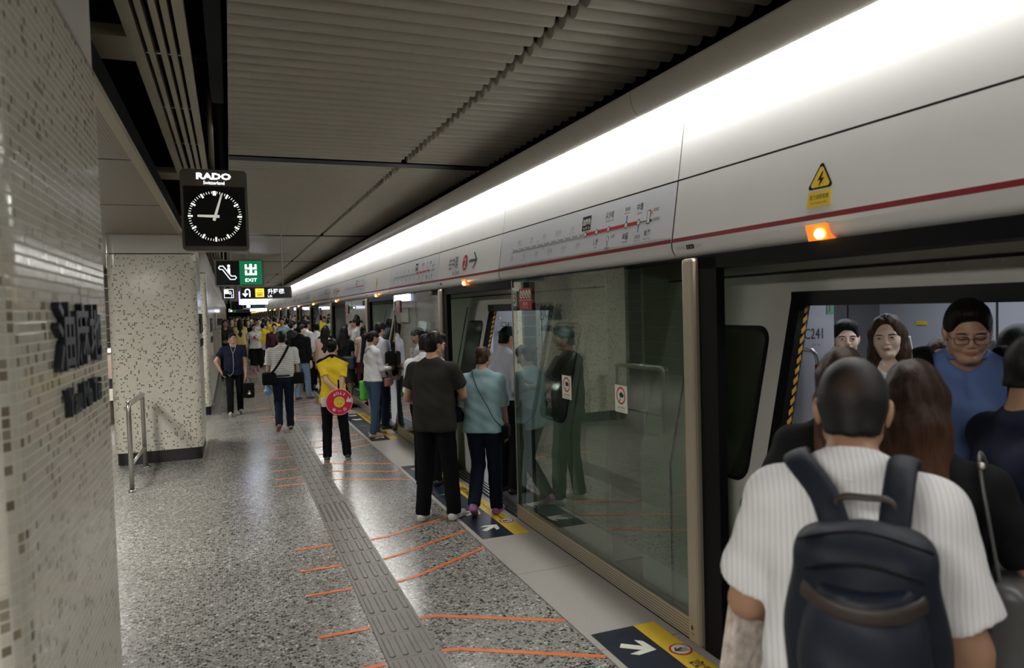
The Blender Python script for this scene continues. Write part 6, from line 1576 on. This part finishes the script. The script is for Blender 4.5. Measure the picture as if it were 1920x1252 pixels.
# striped polo man: shoulder bag and blue carrier
e = attach('shoulder_bag', s1, 'black messenger bag slung across the man in the striped polo', 'bag')
D = SDF((-.40, -.22, .78), (-.05, .16, 1.1), .008); D.rb((-.22, -.07, .945), (.125, .07, .11), .035); D.build('bag_body', K_, e)
mb = MB(); strap(mb, [(-.20, -.15, 1.03), (-.12, -.145, 1.12), (-.02, -.155, 1.27), (.07, -.125, 1.42), (.115, -.07, 1.515), (.12, .02, 1.51), (.05, .14, 1.38), (-.10, .15, 1.18), (-.22, .08, 1.03)], .020, .005, K_, (1, 0, .6)); mb.build('strap', e)
e = attach('camera_bag', s1, 'second black bag hanging at the right hip of the man in the striped polo', 'bag'); D = SDF((.1, -.2, .75), (.42, .2, 1.1), .009); D.rb((.26, -.02, .93), (.10, .07, .10), .03); D.build('bag_body', K_, e)
mb = MB(); strap(mb, [(.20, -.07, 1.02), (.215, -.04, 1.2), (.18, -.02, 1.42), (.17, .04, 1.40), (.22, .03, 1.02)], .012, .004, K_, (0, 1, 0)); mb.build('strap', e)
e = attach('carrier_bag', s1, 'small pale blue plastic bag dangling beside the man in the striped polo', 'bag'); D = SDF((-.42, -.15, .6), (-.1, .2, .9), .009); D.rc((-.25, .03, .72), (-.25, .03, .82), .075, .03, 0, sc=(1, .7, 1)); D.fold(.006, seed=6); D.build('bag_body', pmat('pale_blue_plastic', (.18, .30, .48), .45), e)
mb = MB(); mb.box(-.115, .115, -.150, -.135, .972, 1.005, LK); mb.build('belt', s1)
# navy T-shirt walker
e = attach('tote_bag', s2, 'black tote with a small white emblem carried by the young man in navy', 'bag')
D = SDF((-.45, .0, .30), (-.1, .36, .80), .009); D.rb((-.27, .12, .52), (.115, .045, .16), .03); D.fold(.004, seed=8); D.build('bag_body', K_, e)
mb = MB(); mb.tube([(-.33, .12, .66), (-.30, .12, .77), (-.25, .10, .81), (-.23, .12, .77), (-.21, .12, .66)], .006, K_, 6); mb.build('handle', e)
mb = MB(); mb.add([(-.24, .172, .46), (-.275, .172, .50), (-.31, .172, .46), (-.275, .172, .43)], [(0, 1, 2, 3)], W_); mb.box(-.30, -.25, .170, .174, .508, .516, W_); mb.build('emblem', e)
e = attach('earphones', s2, 'white earphone cord over the navy T-shirt of the young man walking', 'earphones')
MB().tube([(.078, .03, 1.61), (.07, .09, 1.52), (.045, .135, 1.42), (.02, .15, 1.32), (.015, .155, 1.1), (.03, .16, .92), (.10, .16, .85), (.16, .10, .92)], .003, W_, 6).build('cord', e)
MB().tube([(-.078, .03, 1.61), (-.06, .09, 1.52), (-.02, .14, 1.40), (.018, .152, 1.32)], .003, W_, 6).build('left_cord', e)
MB().box(-.262, -.214, .0, .05, .875, .90, K_).build('wristwatch', s2)
e = attach('camera', s2, 'small black camera at the hip of the young man in navy', 'camera'); D = SDF((.08, .0, .8), (.3, .22, 1.05), .009); D.rb((.185, .10, .92), (.05, .04, .06), .02); D.build('body', K_, e)
# ponytail woman and companion
newspaper(r1, (.03, .40, 1.04), (.25, 1, .2), (0, -.35, 1), .22, .26, 'newspaper held open by the ponytailed woman in jeans')
e = attach('handbag', r1, 'small dusty pink handbag of the ponytailed woman in jeans', 'bag'); D = SDF((.05, .05, .75), (.3, .32, 1.05), .009); D.rb((.17, .17, .90), (.03, .06, .07), .02); D.build('bag_body', pmat('dusty_pink', (.35, .13, .13), .5), e)
mb = MB(); strap(mb, [(.17, .15, .97), (.14, .12, 1.2), (.09, .04, 1.47), (.06, -.07, 1.48), (-.02, -.12, 1.4)], .005, .003, pmat('dusty_pink', (.35, .13, .13), .5), (0, 1, 0)); mb.build('strap', e)
e = attach('carrier_bag', r2_, 'bright green carrier bag hanging behind the ponytailed woman', 'bag'); D = SDF((-.46, -.2, .42), (-.12, .22, .92), .01); D.rb((-.29, 0, .64), (.05, .14, .16), .03); D.fold(.005, seed=3); D.build('bag_body', pmat('lime_green', (.10, .52, .05), .5), e)
mb = MB(); mb.tube([(-.29, -.06, .79), (-.285, -.02, .87), (-.285, .04, .87), (-.29, .09, .79)], .008, pmat('lime_green', (.10, .52, .05), .5), 6); mb.build('handle', e)
mb = MB(); mb.disc((-.342, 0, .66), .05, 0, K_, .004, 16, .03); mb.build('printed_label', e)
e = attach('shoulder_bag', r3, 'large black bag of the person in khaki shorts', 'bag'); D = SDF((-.35, -.4, .8), (.35, 0, 1.5), .012); D.rb((0, -.21, 1.14), (.15, .09, .2), .05); D.build('bag_body', K_, e)
# second doorway extras
newspaper(q1, (.10, .42, 1.02), (1, .3, .1), (0, -.3, 1), .20, .14, 'magazine in the hands of the man in the charcoal shirt', name='magazine')
mb = MB(); mb.tube([(.062 * math.cos(a), -.022 + .062 * math.sin(a), 1.492 + .012 * math.sin(a)) for a in np.linspace(0, 2 * PI, 19)[:-1]], .0022, pmat('gold_chain', (.6, .42, .2), .3, .8), 5, closed=True); mb.build('necklace', q1)
e = attach('crossbody_bag', q2, 'thin-strapped black crossbody bag on the woman in teal', 'bag'); mb = MB(); strap(mb, [(-.07, .08, 1.44), (-.09, .0, 1.515), (-.085, -.075, 1.495), (-.02, -.145, 1.34), (.07, -.16, 1.18), (.15, -.145, 1.02), (.21, -.05, .93)], .006, .003, M_ink2, (1, 0, 1)); mb.build('strap', e)
D = SDF((.1, -.15, .75), (.36, .2, 1.02), .008); D.rb((.235, .0, .88), (.035, .09, .07), .025); D.build('bag_body', K_, e)
e = attach('folded_jacket', q2, 'navy jacket draped over the left arm of the woman in teal', 'jacket'); D = SDF((-.45, -.1, .7), (-.1, .35, 1.45), .009); D.rb((-.27, .08, 1.13), (.06, .10, .17), .05); D.el((-.24, .05, 1.30), (.07, .10, .08), .04); D.fold(.010, seed=11); D.build('cloth', NV, e)
e = attach('tote_bag', s7, 'navy tote bag on the shoulder of the long-haired woman by the glass', 'bag'); D = SDF((-.1, -.4, .75), (.45, .1, 1.3), .01); D.rb((.19, -.14, 1.0), (.14, .07, .14), .04); D.build('bag_body', pmat('navy_leather', (.012, .022, .045), .4), e)
mb = MB(); strap(mb, [(.10, -.16, 1.12), (.14, -.10, 1.35), (.15, -.02, 1.48), (.17, .04, 1.40), (.24, -.06, 1.12)], .008, .004, pmat('navy_leather', (.012, .022, .045), .4), (0, 1, 0)); mb.build('handle', e)
# red print on the white T-shirt
mb = MB(); Mx = frameM((.0, .152, 1.27), (-1, 0, 0), (0, 0, 1))
for i in range(5): a = i * 1.25; mb.add([Mx @ Vector((.03 * math.cos(a) + .035 * math.cos(t), .03 * math.sin(a) + .035 * math.sin(t), .001 * i)) for t in np.linspace(0, 2 * PI, 9)[:-1]], [tuple(range(8))], M_redp)
mb.build('red_print', s9)
e = attach('paper_fan', s9, 'round white fan carried between the distant walkers', 'fan')
mb = MB(); mb.disc((-.33, .1, .92), .11, 1, W_, .004, 20, .14); mb.build('blade', e); MB().tube([(-.33, .1, .80), (-.31, .1, .72)], .008, K_, 6).build('handle', e)
